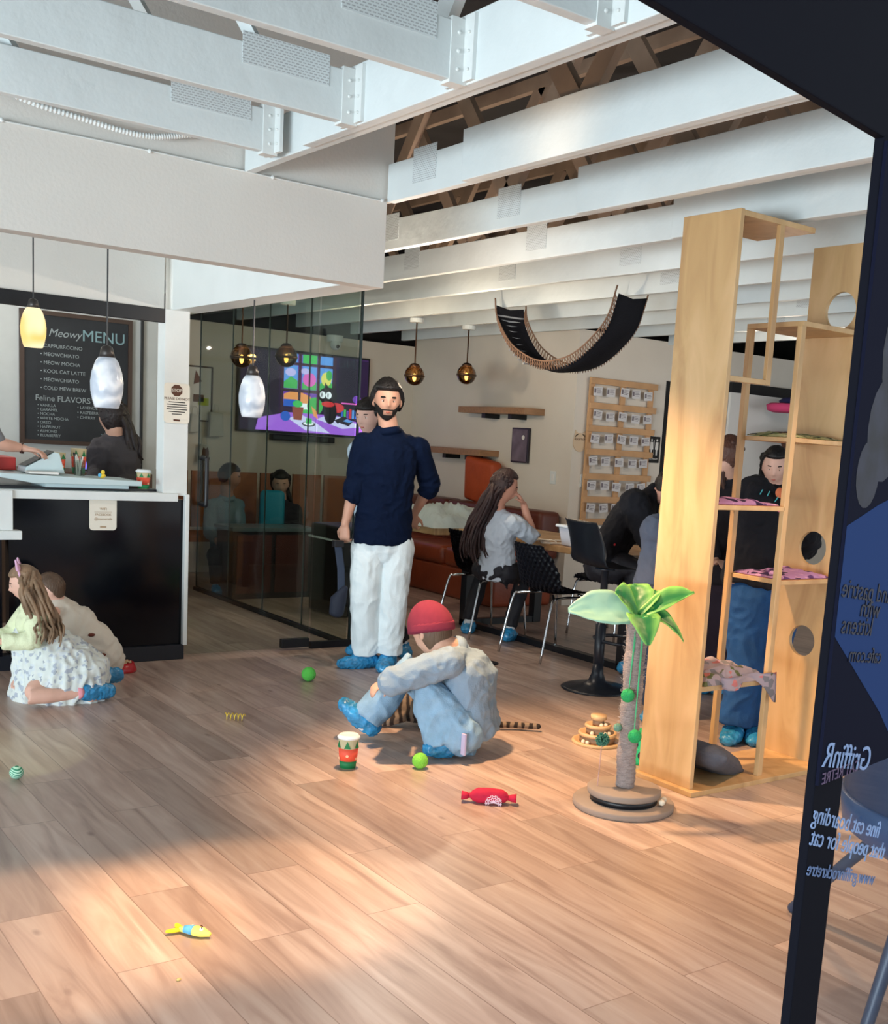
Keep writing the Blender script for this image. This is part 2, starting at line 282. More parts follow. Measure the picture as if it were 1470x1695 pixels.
JOINTS = {
  'man': {'head': (3.533, 5.962, 1.656), 'neck': (3.556, 5.972, 1.505), 'chest': (3.568, 5.988, 1.289), 'pelvis': (3.563, 5.991, 0.843), 'shl': (3.424, 6.025, 1.387), 'shr': (3.757, 5.942, 1.385), 'ell': (3.38, 6.05, 1.106), 'elr': (3.884, 5.979, 1.159), 'wrl': (3.325, 6.046, 0.899), 'wrr': (3.872, 6.129, 0.966), 'hl': (3.291, 6.03, 0.808), 'hr': (3.82, 6.174, 0.914), 'hipl': (3.489, 6.034, 0.763), 'hipr': (3.653, 5.96, 0.77), 'knl': (3.452, 5.986, 0.43), 'knr': (3.619, 5.933, 0.444), 'anl': (3.501, 6.027, 0.072), 'anr': (3.622, 5.955, 0.07), 'tol': (3.344, 6.047, 0.013), 'tor': (3.514, 5.833, 0.001)},
  'beanie': {'head': (2.849, 4.302, 0.558), 'neck': (2.928, 4.249, 0.483), 'chest': (3.003, 4.196, 0.355), 'pelvis': (2.987, 4.159, 0.066), 'shl': (2.82, 4.116, 0.452), 'shr': (3.067, 4.359, 0.4), 'ell': (2.572, 4.194, 0.366), 'elr': (2.932, 4.547, 0.303), 'wrl': (2.799, 4.454, 0.294), 'wrr': (2.713, 4.413, 0.303), 'hl': (2.855, 4.477, 0.29), 'hr': (2.679, 4.41, 0.301), 'hipl': (2.899, 4.098, 0.08), 'hipr': (3.021, 4.257, 0.05), 'knl': (2.75, 4.224, 0.334), 'knr': (2.822, 4.463, 0.224), 'anl': (2.821, 4.128, 0.047), 'anr': (2.649, 4.544, 0.103), 'tol': (2.908, 4.116, 0.034), 'tor': (2.562, 4.594, 0.174)},
  'woman': {'head': (4.787, 6.41, 1.147), 'neck': (4.771, 6.459, 0.983), 'chest': (4.792, 6.468, 0.796), 'pelvis': (4.838, 6.497, 0.461), 'shl': (4.722, 6.605, 0.883), 'shr': (4.824, 6.319, 0.893), 'ell': (4.828, 6.751, 0.699), 'elr': (4.982, 6.285, 0.793), 'wrl': (5.064, 6.765, 0.674), 'wrr': (4.937, 6.359, 1.025), 'hl': (5.149, 6.763, 0.674), 'hr': (4.885, 6.398, 1.086), 'hipl': (4.789, 6.595, 0.458), 'hipr': (4.864, 6.414, 0.472), 'knl': (5.005, 6.895, 0.427), 'knr': (5.153, 6.57, 0.435), 'anl': (4.891, 6.891, 0.08), 'anr': (4.99, 6.507, 0.093), 'tol': (4.852, 6.857, -0.025), 'tor': (5.061, 6.553, -0.001)},
  'girl': {'head': (1.461, 5.943, 0.595), 'neck': (1.493, 5.956, 0.487), 'chest': (1.509, 5.952, 0.393), 'pelvis': (1.547, 5.942, 0.156), 'shl': (1.493, 5.842, 0.443), 'shr': (1.497, 6.058, 0.414), 'ell': (1.461, 5.799, 0.329), 'elr': (1.423, 6.055, 0.317), 'wrl': (1.325, 5.852, 0.321), 'wrr': (1.316, 6.028, 0.302), 'hl': (1.28, 5.862, 0.328), 'hr': (1.276, 6.037, 0.303), 'hipl': (1.522, 5.845, 0.114), 'hipr': (1.534, 6.028, 0.075), 'knl': (1.423, 5.726, 0.082), 'knr': (1.394, 5.939, 0.038), 'anl': (1.687, 5.716, 0.055), 'anr': (1.812, 5.95, 0.092), 'tol': (1.817, 5.76, 0.021), 'tor': (1.929, 5.976, 0.054)},
  'behind': {'head': (3.648, 6.381, 1.561), 'neck': (3.684, 6.395, 1.44), 'chest': (3.712, 6.39, 1.275), 'pelvis': (3.729, 6.38, 0.823), 'shl': (3.596, 6.41, 1.346), 'shr': (3.841, 6.383, 1.347), 'ell': (3.599, 6.408, 1.055), 'elr': (3.869, 6.367, 1.084), 'wrl': (3.624, 6.36, 0.895), 'wrr': (3.86, 6.372, 0.864), 'hl': (3.642, 6.338, 0.827), 'hr': (3.846, 6.381, 0.803), 'hipl': (3.681, 6.408, 0.76), 'hipr': (3.793, 6.366, 0.765), 'knl': (3.647, 6.358, 0.407), 'knr': (3.769, 6.334, 0.419), 'anl': (3.674, 6.412, 0.085), 'anr': (3.921, 6.264, 0.106), 'tol': (3.601, 6.407, 0.033), 'tor': (3.889, 6.178, 0.075)},
  'bender': {'head': (5.281, 5.255, 1.228), 'neck': (5.218, 5.317, 1.194), 'chest': (5.113, 5.418, 1.024), 'pelvis': (4.915, 5.465, 0.739), 'shl': (4.986, 5.264, 1.115), 'shr': (5.292, 5.496, 1.081), 'ell': (5.048, 5.134, 0.875), 'elr': (5.419, 5.4, 0.886), 'wrl': (5.202, 5.122, 0.954), 'wrr': (5.471, 5.347, 0.974), 'hl': (5.221, 5.103, 1.003), 'hr': (5.483, 5.335, 1.016), 'hipl': (4.892, 5.405, 0.707), 'hipr': (5.056, 5.526, 0.69), 'knl': (5.032, 5.219, 0.689), 'knr': (5.248, 5.428, 0.637), 'anl': (5.032, 5.22, 0.31), 'anr': (5.276, 5.401, 0.247), 'tol': (5.092, 5.161, 0.237), 'tor': (5.346, 5.331, 0.192)},
  'tee': {'head': (4.399, 4.298, 1.133), 'neck': (4.372, 4.282, 1.075), 'chest': (4.335, 4.263, 0.988), 'pelvis': (4.26, 4.225, 0.765), 'shl': (4.226, 4.259, 1.037), 'shr': (4.447, 4.249, 1.023), 'ell': (4.465, 4.445, 0.952), 'elr': (4.514, 4.25, 0.873), 'wrl': (4.627, 4.565, 1.008), 'wrr': (4.663, 4.384, 0.992), 'hl': (4.666, 4.597, 1.033), 'hr': (4.697, 4.42, 1.023), 'hipl': (4.234, 4.251, 0.697), 'hipr': (4.385, 4.241, 0.693), 'knl': (4.25, 4.235, 0.384), 'knr': (4.378, 4.219, 0.379), 'anl': (4.265, 4.22, 0.05), 'anr': (4.396, 4.229, 0.035), 'tol': (4.205, 4.21, 0.008), 'tor': (4.345, 4.21, -0.007)},
  'hoodie': {'head': (5.008, 3.936, 1.173), 'neck': (4.756, 3.868, 1.265), 'chest': (4.514, 3.753, 1.182), 'pelvis': (4.417, 3.712, 0.847), 'shl': (4.458, 3.819, 1.268), 'shr': (4.661, 3.731, 1.264), 'ell': (4.767, 3.886, 1.012), 'elr': (4.885, 3.819, 1.019), 'wrl': (4.977, 4.023, 1.064), 'wrr': (5.038, 3.947, 1.072), 'hl': (5.014, 4.057, 1.088), 'hr': (5.076, 3.98, 1.095), 'hipl': (4.378, 3.728, 0.768), 'hipr': (4.502, 3.657, 0.775), 'knl': (4.39, 3.713, 0.426), 'knr': (4.495, 3.666, 0.428), 'anl': (4.369, 3.738, 0.088), 'anr': (4.515, 3.72, 0.077), 'tol': (4.278, 3.691, 0.039), 'tor': (4.395, 3.614, 0.058)},
  'face': {'head': (5.381, 4.477, 1.416), 'neck': (5.4, 4.501, 1.291), 'chest': (5.411, 4.503, 1.128), 'pelvis': (5.414, 4.5, 0.699), 'shl': (5.305, 4.567, 1.214), 'shr': (5.494, 4.419, 1.218), 'ell': (5.308, 4.564, 0.973), 'elr': (5.486, 4.348, 0.996), 'wrl': (5.237, 4.415, 0.843), 'wrr': (5.338, 4.293, 0.857), 'hl': (5.215, 4.364, 0.85), 'hr': (5.282, 4.283, 0.859), 'hipl': (5.382, 4.538, 0.638), 'hipr': (5.468, 4.466, 0.645), 'knl': (5.358, 4.504, 0.34), 'knr': (5.428, 4.42, 0.351), 'anl': (5.394, 4.524, 0.044), 'anr': (5.46, 4.444, 0.056), 'tol': (5.305, 4.49, 0.001), 'tor': (5.387, 4.392, 0.016)},
  'brown': {'head': (5.122, 4.624, 1.47), 'neck': (5.143, 4.645, 1.332), 'chest': (5.155, 4.646, 1.168), 'pelvis': (5.161, 4.64, 0.742), 'shl': (5.06, 4.691, 1.246), 'shr': (5.235, 4.572, 1.248), 'ell': (5.062, 4.689, 0.997), 'elr': (5.225, 4.506, 1.016), 'wrl': (4.999, 4.536, 0.832), 'wrr': (5.093, 4.43, 0.843), 'hl': (4.978, 4.484, 0.838), 'hr': (5.032, 4.424, 0.845), 'hipl': (5.135, 4.668, 0.683), 'hipr': (5.211, 4.614, 0.688), 'knl': (5.109, 4.638, 0.425), 'knr': (5.165, 4.575, 0.432), 'anl': (5.141, 4.662, 0.247), 'anr': (5.198, 4.599, 0.256), 'tol': (5.068, 4.608, 0.205), 'tor': (5.122, 4.549, 0.213)},
  'barista': {'head': (2.346, 7.386, 1.457), 'neck': (2.361, 7.382, 1.335), 'chest': (2.355, 7.383, 1.187), 'pelvis': (2.384, 7.416, 0.794), 'shl': (2.278, 7.408, 1.26), 'shr': (2.439, 7.356, 1.262), 'ell': (2.243, 7.366, 1.087), 'elr': (2.455, 7.351, 1.076), 'wrl': (2.166, 7.233, 1.036), 'wrr': (2.32, 7.185, 1.025), 'hl': (2.135, 7.19, 1.038), 'hr': (2.27, 7.148, 1.026), 'hipl': (2.342, 7.43, 0.752), 'hipr': (2.437, 7.42, 0.754), 'knl': (2.333, 7.391, 0.398), 'knr': (2.422, 7.362, 0.4), 'anl': (2.347, 7.428, 0.069), 'anr': (2.437, 7.399, 0.069), 'tol': (2.287, 7.3, 0.053), 'tor': (2.376, 7.272, 0.054)},
  'arm': {'head': (1.371, 6.864, 1.568), 'neck': (1.375, 6.864, 1.437), 'chest': (1.374, 6.864, 1.271), 'pelvis': (1.377, 6.904, 0.865), 'shl': (1.266, 6.885, 1.347), 'shr': (1.472, 6.843, 1.344), 'ell': (1.21, 6.844, 1.099), 'elr': (1.535, 6.778, 1.266), 'wrl': (1.24, 6.686, 1.045), 'wrr': (1.661, 6.8, 1.248), 'hl': (1.245, 6.634, 1.048), 'hr': (1.772, 6.824, 1.218), 'hipl': (1.326, 6.914, 0.829), 'hipr': (1.42, 6.916, 0.83), 'knl': (1.314, 6.875, 0.491), 'knr': (1.405, 6.858, 0.492), 'anl': (1.318, 6.916, 0.137), 'anr': (1.409, 6.898, 0.135), 'tol': (1.276, 6.781, 0.129), 'tor': (1.381, 6.76, 0.127)},
  'reflected_seatman': {'head': (4.058, 9.521, 0.995), 'neck': (4.054, 9.556, 0.831), 'chest': (4.046, 9.581, 0.666), 'pelvis': (4.063, 9.628, 0.306), 'shl': (3.92, 9.579, 0.729), 'shr': (4.151, 9.536, 0.737), 'ell': (3.881, 9.541, 0.506), 'elr': (4.135, 9.433, 0.518), 'wrl': (3.859, 9.28, 0.453), 'wrr': (3.976, 9.23, 0.458), 'hl': (3.863, 9.224, 0.459), 'hr': (3.942, 9.19, 0.463), 'hipl': (3.996, 9.602, 0.282), 'hipr': (4.103, 9.557, 0.286), 'knl': (3.806, 9.172, 0.334), 'knr': (3.931, 9.119, 0.339), 'anl': (3.831, 9.183, -0.09), 'anr': (3.948, 9.133, -0.087), 'tol': (3.794, 9.09, -0.138), 'tor': (3.91, 9.041, -0.135)},
  'seatwoman': {'head': (4.506, 9.429, 0.96), 'neck': (4.523, 9.454, 0.805), 'chest': (4.545, 9.465, 0.655), 'pelvis': (4.587, 9.501, 0.288), 'shl': (4.415, 9.471, 0.708), 'shr': (4.651, 9.414, 0.717), 'ell': (4.38, 9.433, 0.491), 'elr': (4.642, 9.306, 0.505), 'wrl': (4.334, 9.178, 0.436), 'wrr': (4.467, 9.114, 0.443), 'hl': (4.341, 9.12, 0.443), 'hr': (4.426, 9.079, 0.447), 'hipl': (4.507, 9.484, 0.263), 'hipr': (4.625, 9.427, 0.268), 'knl': (4.286, 9.068, 0.315), 'knr': (4.427, 9.0, 0.321), 'anl': (4.306, 9.081, -0.119), 'anr': (4.448, 9.012, -0.114), 'tol': (4.265, 8.989, -0.174), 'tor': (4.406, 8.921, -0.169)},
  'child': {'head': (1.702, 6.377, 0.499), 'neck': (1.728, 6.39, 0.412), 'chest': (1.746, 6.386, 0.31), 'pelvis': (1.807, 6.369, 0.121), 'shl': (1.688, 6.287, 0.379), 'shr': (1.778, 6.48, 0.345), 'ell': (1.632, 6.292, 0.298), 'elr': (1.728, 6.473, 0.245), 'wrl': (1.569, 6.287, 0.269), 'wrr': (1.64, 6.445, 0.237), 'hl': (1.555, 6.291, 0.269), 'hr': (1.61, 6.452, 0.238), 'hipl': (1.756, 6.279, 0.107), 'hipr': (1.835, 6.444, 0.07), 'knl': (1.661, 6.284, 0.062), 'knr': (1.728, 6.473, 0.037), 'anl': (1.854, 6.282, 0.048), 'anr': (1.912, 6.422, 0.051), 'tol': (1.898, 6.321, 0.03), 'tor': (1.943, 6.412, 0.044)},
}
# ================================================================ the setting
def struct(name, bm, m, **k):
    o = obj(name, bm, m, **k); o['kind'] = 'structure'; return o
b = B(); bx(b, -4, 12.6, -1.5, 11.2, -0.1, 0); struct('floor', b, floor_mat())
b = B(); bx(b, -3.9, 12.6, 0.2, 11.2, 3.45, 3.55); bx(b, -3.9, 12.6, 0.2, 0.3, 2.9, 3.45); bx(b, 12.5, 12.6, 0.3, 11.2, 0, 3.45); bx(b, -3.9, 12.6, 11.1, 11.2, 0, 3.45); struct('ceiling', b, dark_roof)
b = B(); bx(b, -1.5, 2.46, 4.6, 6.66, 2.47, 2.50); struct('ceiling_counter', b, white_paint)
b = B(); bx(b, -1.0, 3.10, 6.76, 8.70, 2.50, 2.56); struct('ceiling_kitchen', b, white_paint)
# back walls: television wall, shelf wall, rack wall
b = B(); bx(b, 3.4, 6.7, 10.6, 10.7, 0, 2.42); struct('wall_television', b, cream_paint)
b = B(); bx(b, 6.6, 6.7, 7.84, 10.6, 0, 2.50); struct('wall_shelves', b, cream_paint)
b = B(); bx(b, 6.7, 7.72, 7.84, 7.94, 0, 2.50); bx(b, 7.72, 8.5, 7.84, 7.94, 2.14, 2.50); bx(b, 8.5, 12.5, 7.84, 7.94, 0, 2.50); struct('wall_rack', b, cream_paint)
b = B(); bx(b, 12.4, 12.5, -1, 7.9, 0, 3.0); struct('wall_right', b, cream_paint)
door = struct('door_1', bx(B(), 7.72, 8.5, 7.90, 7.93, 0, 2.14), mat('dark_door', (10,11,14), 0.5))
# kitchen shell behind the counter
b = B(); bx(b, -1.0, 3.10, 8.7, 8.8, 0, 2.56); struct('wall_kitchen', b, mat('kitchen_wall', (190,192,190), 0.7, var=0.03))
b = B(); bx(b, 2.97, 2.985, 8.67, 8.70, 1.05, 2.30); struct('trim_1', b, black)
b = B(); bx(b, -1.0, 2.41, 6.66, 6.76, 2.10, 2.85); struct('wall_counter', b, wall_paint)
b = B(); bx(b, -1.0, 2.41, 6.64, 6.68, 2.02, 2.10); struct('trim_2', b, black, bevel=0.002)
# hanging soffit: long front face and its right return
b = B(); bx(b, -1.5, 2.62, 4.50, 4.60, 2.10, 2.474); bx(b, -1.5, 2.655, 4.515, 4.60, 2.474, 3.05); struct('wall_soffit', b, wall_paint)
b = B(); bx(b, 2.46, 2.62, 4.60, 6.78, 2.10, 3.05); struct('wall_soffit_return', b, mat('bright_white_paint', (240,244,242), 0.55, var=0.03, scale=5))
b = B(); bx(b, 2.41, 2.56, 6.64, 6.76, 1.01, 2.10); bx(b, 2.545, 2.57, 6.62, 6.66, 0.09, 1.02); struct('trim_3', b, white_paint, bevel=0.003)
# counter front
b = B(); bx(b, 1.55, 2.55, 6.66, 6.74, 0.09, 0.985); struct('wall_bar', b, navy_board)
b = B(); bx(b, 0.4, 2.555, 6.63, 6.70, 0, 0.092); struct('baseboard_bar', b, mat('dark_baseboard', (14,20,32), 0.45), bevel=0.002)
b = B(); bx(b, 0.2, 1.50, 6.60, 6.74, 0.09, 0.78); struct('wall_bar_left', b, navy_board)
b = B(); bx(b, 1.49, 2.50, 6.62, 6.75, 0.975, 1.025); bx(b, 1.36, 1.56, 6.60, 6.75, 0.80, 1.02); bx(b, 0.2, 1.60, 6.57, 6.76, 0.75, 0.80); struct('trim_4', b, white_paint, bevel=0.004)
# ================================================================ joists and trusses
nail = bpy.data.materials.new('nail_plate'); nail.use_nodes = True
_n = nail.node_tree.nodes; _l = nail.node_tree.links; _P = _n['Principled BSDF']; _tc = _n.new('ShaderNodeTexCoord'); _br = _n.new('ShaderNodeTexBrick'); _br.offset = 0.5
_br.inputs['Scale'].default_value = 1; _br.inputs['Brick Width'].default_value = 0.016; _br.inputs['Row Height'].default_value = 0.0085; _br.inputs['Mortar Size'].default_value = 0.0026
_br.inputs['Color1'].default_value = lin((172,178,182)); _br.inputs['Color2'].default_value = lin((182,188,190)); _br.inputs['Mortar'].default_value = lin((220,228,230))
_mp = _n.new('ShaderNodeMapping'); _sx = _n.new('ShaderNodeSeparateXYZ'); _cx = _n.new('ShaderNodeCombineXYZ'); _ad = _n.new('ShaderNodeMath'); _l.new(_tc.outputs['Object'], _sx.inputs[0])
_l.new(_sx.outputs['X'], _ad.inputs[0]); _l.new(_sx.outputs['Y'], _ad.inputs[1]); _l.new(_ad.outputs[0], _cx.inputs['X']); _l.new(_sx.outputs['Z'], _cx.inputs['Y']); _l.new(_cx.outputs[0], _br.inputs['Vector']); _l.new(_br.outputs['Color'], _P.inputs['Base Color']); _P.inputs['Roughness'].default_value = 0.5
def plank(x0, x1, y0, y1, z0, z1, seed=0):
    """a slightly wavy old beam"""
    bm = B(); bx(bm, x0, x1, y0, y1, z0, z1); L = max(x1-x0, y1-y0); ax = 0 if x1-x0 > y1-y0 else 1
    bmesh.ops.bisect_plane  # noqa
    k = int(L/0.35)
    for i in range(1, k):
        c = (x0 if ax == 0 else y0) + L*i/k; no = (1,0,0) if ax == 0 else (0,1,0); co = (c,0,0) if ax == 0 else (0,c,0)
        bmesh.ops.bisect_plane(bm, geom=bm.verts[:]+bm.edges[:]+bm.faces[:], plane_co=co, plane_no=no)
    for v in bm.verts:
        q = noise.noise(Vector((v.co.x*1.7+seed, v.co.y*1.7, v.co.z*3)))
        v.co.z += q*0.007 if v.co.z > (z0+z1)/2 else q*0.003
    return bm
def truss_y(x, y0, y1, lab, sister=None, seed=0, plates=(), dark=False):
    t = thing('ceiling_joist', lab, 'ceiling beam', (x, y0, 2.47), group='white ceiling beams running away from the window')
    obj('beam', plank(x, x+0.04, y0, y1, 2.47, 2.63, seed), beam_paint, t, bevel=0.003, world=True)
    if sister: obj('doubling_board', plank(x-0.042, x, sister[0], sister[1], 2.465, 2.66, seed+5), beam_paint, t, bevel=0.003, world=True)
    for py in plates:
        b = B(); bx(b, x-0.0025, x-0.0005, py-0.09, py+0.09, 2.52, 2.66); obj('nail_plate', b, nail, t, world=True)
    b = B(); rnd = random.Random(seed)
    y = y0+0.3; up = True
    while y < y1-0.8:
        ya, yb = (y, y+0.62) if up else (y+0.62, y)
        d = Vector((0, yb-ya, 0.78)).normalized(); n_ = Vector((0, d.z, -d.y))*0.042
        for s in (-1,):
            p = [Vector((0, ya, 2.62))-n_, Vector((0, ya, 2.62))+n_, Vector((0, yb, 3.40))+n_, Vector((0, yb, 3.40))-n_]
            v = [b.verts.new((xx, q.y, q.z)) for xx in (x+0.002, x+0.038) for q in p]
            for f in ((0,1,2,3),(7,6,5,4),(0,4,5,1),(1,5,6,2),(2,6,7,3),(3,7,4,0)): b.faces.new([v[i] for i in f])
        y += 0.62 + rnd.uniform(-0.03, 0.1); up = not up
    bx(b, x, x+0.04, y0, y1, 3.38, 3.45)
    obj('truss_web', b, attic_wood if x > 2.3 else beam_paint, t, world=True)
    return t
ords = ['nearest', 'second', 'third', 'fourth', 'fifth', 'sixth', 'seventh', 'eighth', 'ninth']
truss_y(1.95, 0.32, 4.5, 'doubled white header beam carrying the ends of the short cross beams', (0.32, 3.9), 3, (2.62, 3.3))
for i, (x, y0, sis, pl_) in enumerate(((2.62, 0.32, (0.32, 3.86), (4.2,)), (3.29, 0.32, (0.32, 3.95), (5.6, 4.5)), (3.93, 0.32, (0.32, 4.0), (6.4, 5.1)), (4.55, 0.32, None, (6.2, 5.0)), (5.18, 0.32, None, (5.3, 4.05)), (5.80, 0.32, None, (5.5,)), (6.42, 0.32, None, (5.2,)), (7.05, 0.32, None, (6.0,)), (7.70, 0.32, None, ()))):
    far = 4.5 if i == 0 else (10.6 if x < 6.6 else 7.84)
    truss_y(x, y0, far, 'long white painted ceiling beam, %s one to the right of the header beam' % ords[i], sis, 10+i*3, pl_)
for i, (y, lab) in enumerate(((4.11, 'short white cross beam nearest the hanging soffit, ending at the header beam'), (3.50, 'short white cross beam in the middle of the left ceiling, warm lamp glow near its left end'), (2.86, 'short white cross beam cutting the top edge of the photo, left of the header beam'), (2.22, 'short white cross beam closest to the window, above the left part of the room'))):
    t = thing('cross_beam', lab, 'ceiling beam', (-1.5, y, 2.47), group='short white ceiling beams on the left')
    obj('beam', plank(-1.5, 1.905, y, y+0.04, 2.47, 2.63 if i else 2.62, 40+i), beam_paint, t, bevel=0.003, world=True)
    b = B(); bx(b, 1.50, 1.80, y-0.003, y-0.0008, 2.565, 2.66); obj('nail_plate', b, nail, t, world=True)
    b = B(); bx(b, 1.85, 1.907, y-0.004, y+0.044, 2.462, 2.64); bx(b, 1.895, 1.908, y-0.05, y+0.09, 2.47, 2.65)
    for zz in (2.50, 2.55, 2.60): ball(b, (1.875, y-0.005, zz), 0.006, 8); ball(b, (1.893, y-0.03, zz), 0.005, 8)
    obj('joist_hanger', b, white_paint, t, world=True)
    b = B()
    for xx in (0.1, 0.9, 1.5):
        tube(b, [(xx-0.5, y+0.045, 3.4), (xx+0.1, y+0.045, 2.60)], 0.026, 4)
    obj('truss_web', b, beam_paint, t, world=True)
# flexible conduit and cable on the soffit
hose = B(); P_ = arc([(0.85, 4.44, 2.66), (1.06, 4.45, 2.555), (1.3, 4.45, 2.525), (1.52, 4.45, 2.513), (1.69, 4.45, 2.55), (1.9, 4.45, 2.62)], 34)
sweep(hose, [(p, 0.0085 if i % 2 else 0.0115) for i, p in enumerate(P_)], 10)
props(obj('flexible_conduit', hose, white_paint, smooth=False), 'white ribbed conduit sagging against the soffit under the cross beams', 'conduit')
cb = thing('wall_cable', 'thin white cable clipped along the hanging soffit below the beams', 'cable', (1.0, 4.49, 2.47))
obj('cable', tube(B(), [(-0.5, 4.493, 2.472), (1.03, 4.493, 2.468), (1.56, 4.493, 2.472), (2.07, 4.493, 2.470), (2.6, 4.493, 2.468)], 0.0035, 6), white_paint, cb, world=True)
for xx in (1.03, 1.56, 2.07, 2.59): obj('cable_clip', ball(B(), (xx, 4.49, 2.47), 0.009, 8), white_paint, cb, world=True)
# ================================================================ vestibule glass
def pane(name, lab, x0, x1, y0, y1, z0, z1):
    return props(obj(name, bx(B(), x0, x1, y0, y1, z0, z1), glass), lab, 'glass panel', kind='structure')
gd = thing('door_2', 'frameless glass door with black pull handle beside the white post', 'door', (2.58, 6.7, 0)); gd['kind'] = 'structure'
obj('pane', bx(B(), 2.585, 3.44, 6.695, 6.705, 0.015, 2.42), glass, gd, world=True)
b = B(); tube(b, arc([(2.665, 6.69, 1.24), (2.665, 6.62, 1.24), (2.665, 6.60, 1.22), (2.665, 6.60, 0.98), (2.665, 6.62, 0.96), (2.665, 6.69, 0.96)]), 0.013, 10)
tube(b, arc([(2.715, 6.71, 1.24), (2.715, 6.78, 1.24), (2.715, 6.80, 1.22), (2.715, 6.80, 0.98), (2.715, 6.78, 0.96), (2.715, 6.71, 0.96)]), 0.013, 10)
obj('pull_handle', b, black, gd, smooth=True, world=True)
obj('patch_hinge', bx(B(), 3.24, 3.44, 6.68, 6.72, 0.015, 0.075), black, gd, world=True, bevel=0.003)
gw = thing('window_1', 'glass side wall of the entrance lobby, seamed panels in a black floor track', 'glass wall', (3.74, 6.7, 0)); gw['kind'] = 'structure'
obj('front_pane', bx(B(), 3.455, 3.75, 6.695, 6.705, 0.03, 2.42), glass, gw, world=True)
obj('front_rail', bx(B(), 3.455, 3.76, 6.68, 6.72, 0.0, 0.045), black, gw, world=True)
obj('side_track', bx(B(), 3.72, 3.76, 6.73, 9.46, 0.0, 0.03), black, gw, world=True)
obj('corner_seal', bx(B(), 3.744, 3.756, 6.69, 6.71, 0.04, 2.42), mat('glass_edge_dark', (18,34,36), 0.2), gw, world=True)
for k in range(4):
    obj('side_pane', bx(B(), 3.735, 3.745, 6.73+k*0.68, 6.722+(k+1)*0.68, 0.03, 2.42), glass, gw, world=True)
    obj('edge_seal', bx(B(), 3.735, 3.745, 6.722+(k+1)*0.68, 6.727+(k+1)*0.68, 0.03, 2.42), mat('glass_edge', (96,104,100), 0.2), gw, world=True)
# ================================================================ signs
def sign(name, lab, cat, cx, y, cz, w, h, m, rad=0.02, th=0.006):
    t = thing(name, lab, cat, (cx, y, cz)); pts = []
    for (sx, sz, a) in ((1,1,0),(-1,1,90),(-1,-1,180),(1,-1,270)):
        for k in range(5): an = R(a+22.5*k); pts.append((sx*(w/2-rad)+rad*math.cos(an), sz*(h/2-rad)+rad*math.sin(an)))
    obj('panel', prism(B(), pts, 0, th), m, t); return t
ink_brown = mat('ink_brown', (88,52,36), 0.7); ink = mat('ink_dark', (30,26,26), 0.7); cream_sign = mat('cream_sign', (232,226,212), 0.6)
s = sign('stop_sign_board', 'small cream notice with a brown STOP octagon on the white post', 'sign', 2.485, 6.63, 1.56, 0.155, 0.235, cream_sign)
obj('octagon', prism(B(), ell(-0.002, 0.075, 0.036, 0.036, 8, 22.5, 382.5), -0.0015, 0), ink_brown, s)
text('stop_lettering', 'STOP', 0.026, cream_sign, s, (-0.002, -0.002, 0.075)); text('headline', 'PLEASE DO NOT', 0.021, ink_brown, s, (0, -0.001, 0.026))
for k, wd in enumerate((0.10, 0.125, 0.12, 0.125, 0.10, 0.06)): obj('text_line', bx(B(), -wd/2, wd/2, -0.001, 0, 0.004-k*0.014, 0.009-k*0.014), ink, s)
obj('paw_mark', bx(B(), -0.02, 0.02, -0.001, 0, -0.105, -0.094), ink_brown, s)
s = sign('notice_card', 'cream notice card with rounded corners on the black bar front', 'sign', 2.065, 6.652, 0.90, 0.155, 0.205, cream_sign)
tan = mat('ink_tan', (176,150,120), 0.7)
text('headline', 'WIFI', 0.02, tan, s, (0, -0.001, 0.022)); text('line', 'FACEBOOK', 0.018, tan, s, (0, -0.001, -0.012)); text('handle', '@meowcafe', 0.020, tan, s, (0, -0.001, -0.036))
obj('rule', bx(B(), -0.05, 0.05, -0.001, 0, 0.003, 0.005), tan, s)
obj('paw_mark', bx(B(), -0.018, 0.018, -0.001, 0, -0.088, -0.078), tan, s)
# menu chalkboard
mb = thing('menu_chalkboard', 'tall framed chalkboard menu hanging behind the counter', 'menu board', (2.50, 8.68, 1.70))
obj('slate', bx(B(), -0.37, 0.37, 0, 0.015, -0.44, 0.45), mat('slate', (40,42,46), 0.8, var=0.25, scale=6), mb)
b = B()
for a in ((-0.40,-0.37,-0.47,0.48),(0.37,0.40,-0.47,0.48),(-0.37,0.37,0.45,0.48),(-0.37,0.37,-0.47,-0.44)): bx(b, a[0], a[1], -0.012, 0.018, a[2], a[3])
obj('frame', b, mat('walnut_frame', (64,46,38), 0.5), mb)
chalk = mat('chalk_white', (150,158,160), 0.9); chalk_o = mat('chalk_orange', (214,140,110), 0.9); chalk_b = mat('chalk_blue', (130,160,166), 0.9)
text('lettering', 'Meowy', 0.078, chalk, mb, (-0.09, -0.002, 0.33), shear=0.3); text('lettering', 'MENU', 0.115, chalk_b, mb, (0.19, -0.002, 0.33))
for k, s_ in enumerate(('• CAPPURRCCINO', '• MEOWCHIATO', '• MEOW MOCHA', '• KOOL CAT LATTE', '• MEOWCHIATO', '• COLD MEW BREW')): text('menu_line', s_, 0.036, chalk, mb, (-0.26, -0.002, 0.235-k*0.060), align='LEFT')
text('lettering', 'Feline FLAVORS', 0.058, chalk, mb, (-0.10, -0.002, -0.14))
for k, s_ in enumerate(('• VANILLA', '• CARAMEL', '• MOCHA', '• WHITE MOCHA', '• OREO', '• HAZELNUT', '• ALMOND', '• BLUEBERRY')): text('menu_line', s_, 0.028, chalk, mb, (-0.28, -0.002, -0.19-k*0.031), align='LEFT')
for k, s_ in enumerate(('• LAVENDER', '• RASPBERRY', '• CHERRY')): text('menu_line', s_, 0.030, chalk, mb, (0.0, -0.002, -0.19-k*0.036), align='LEFT')
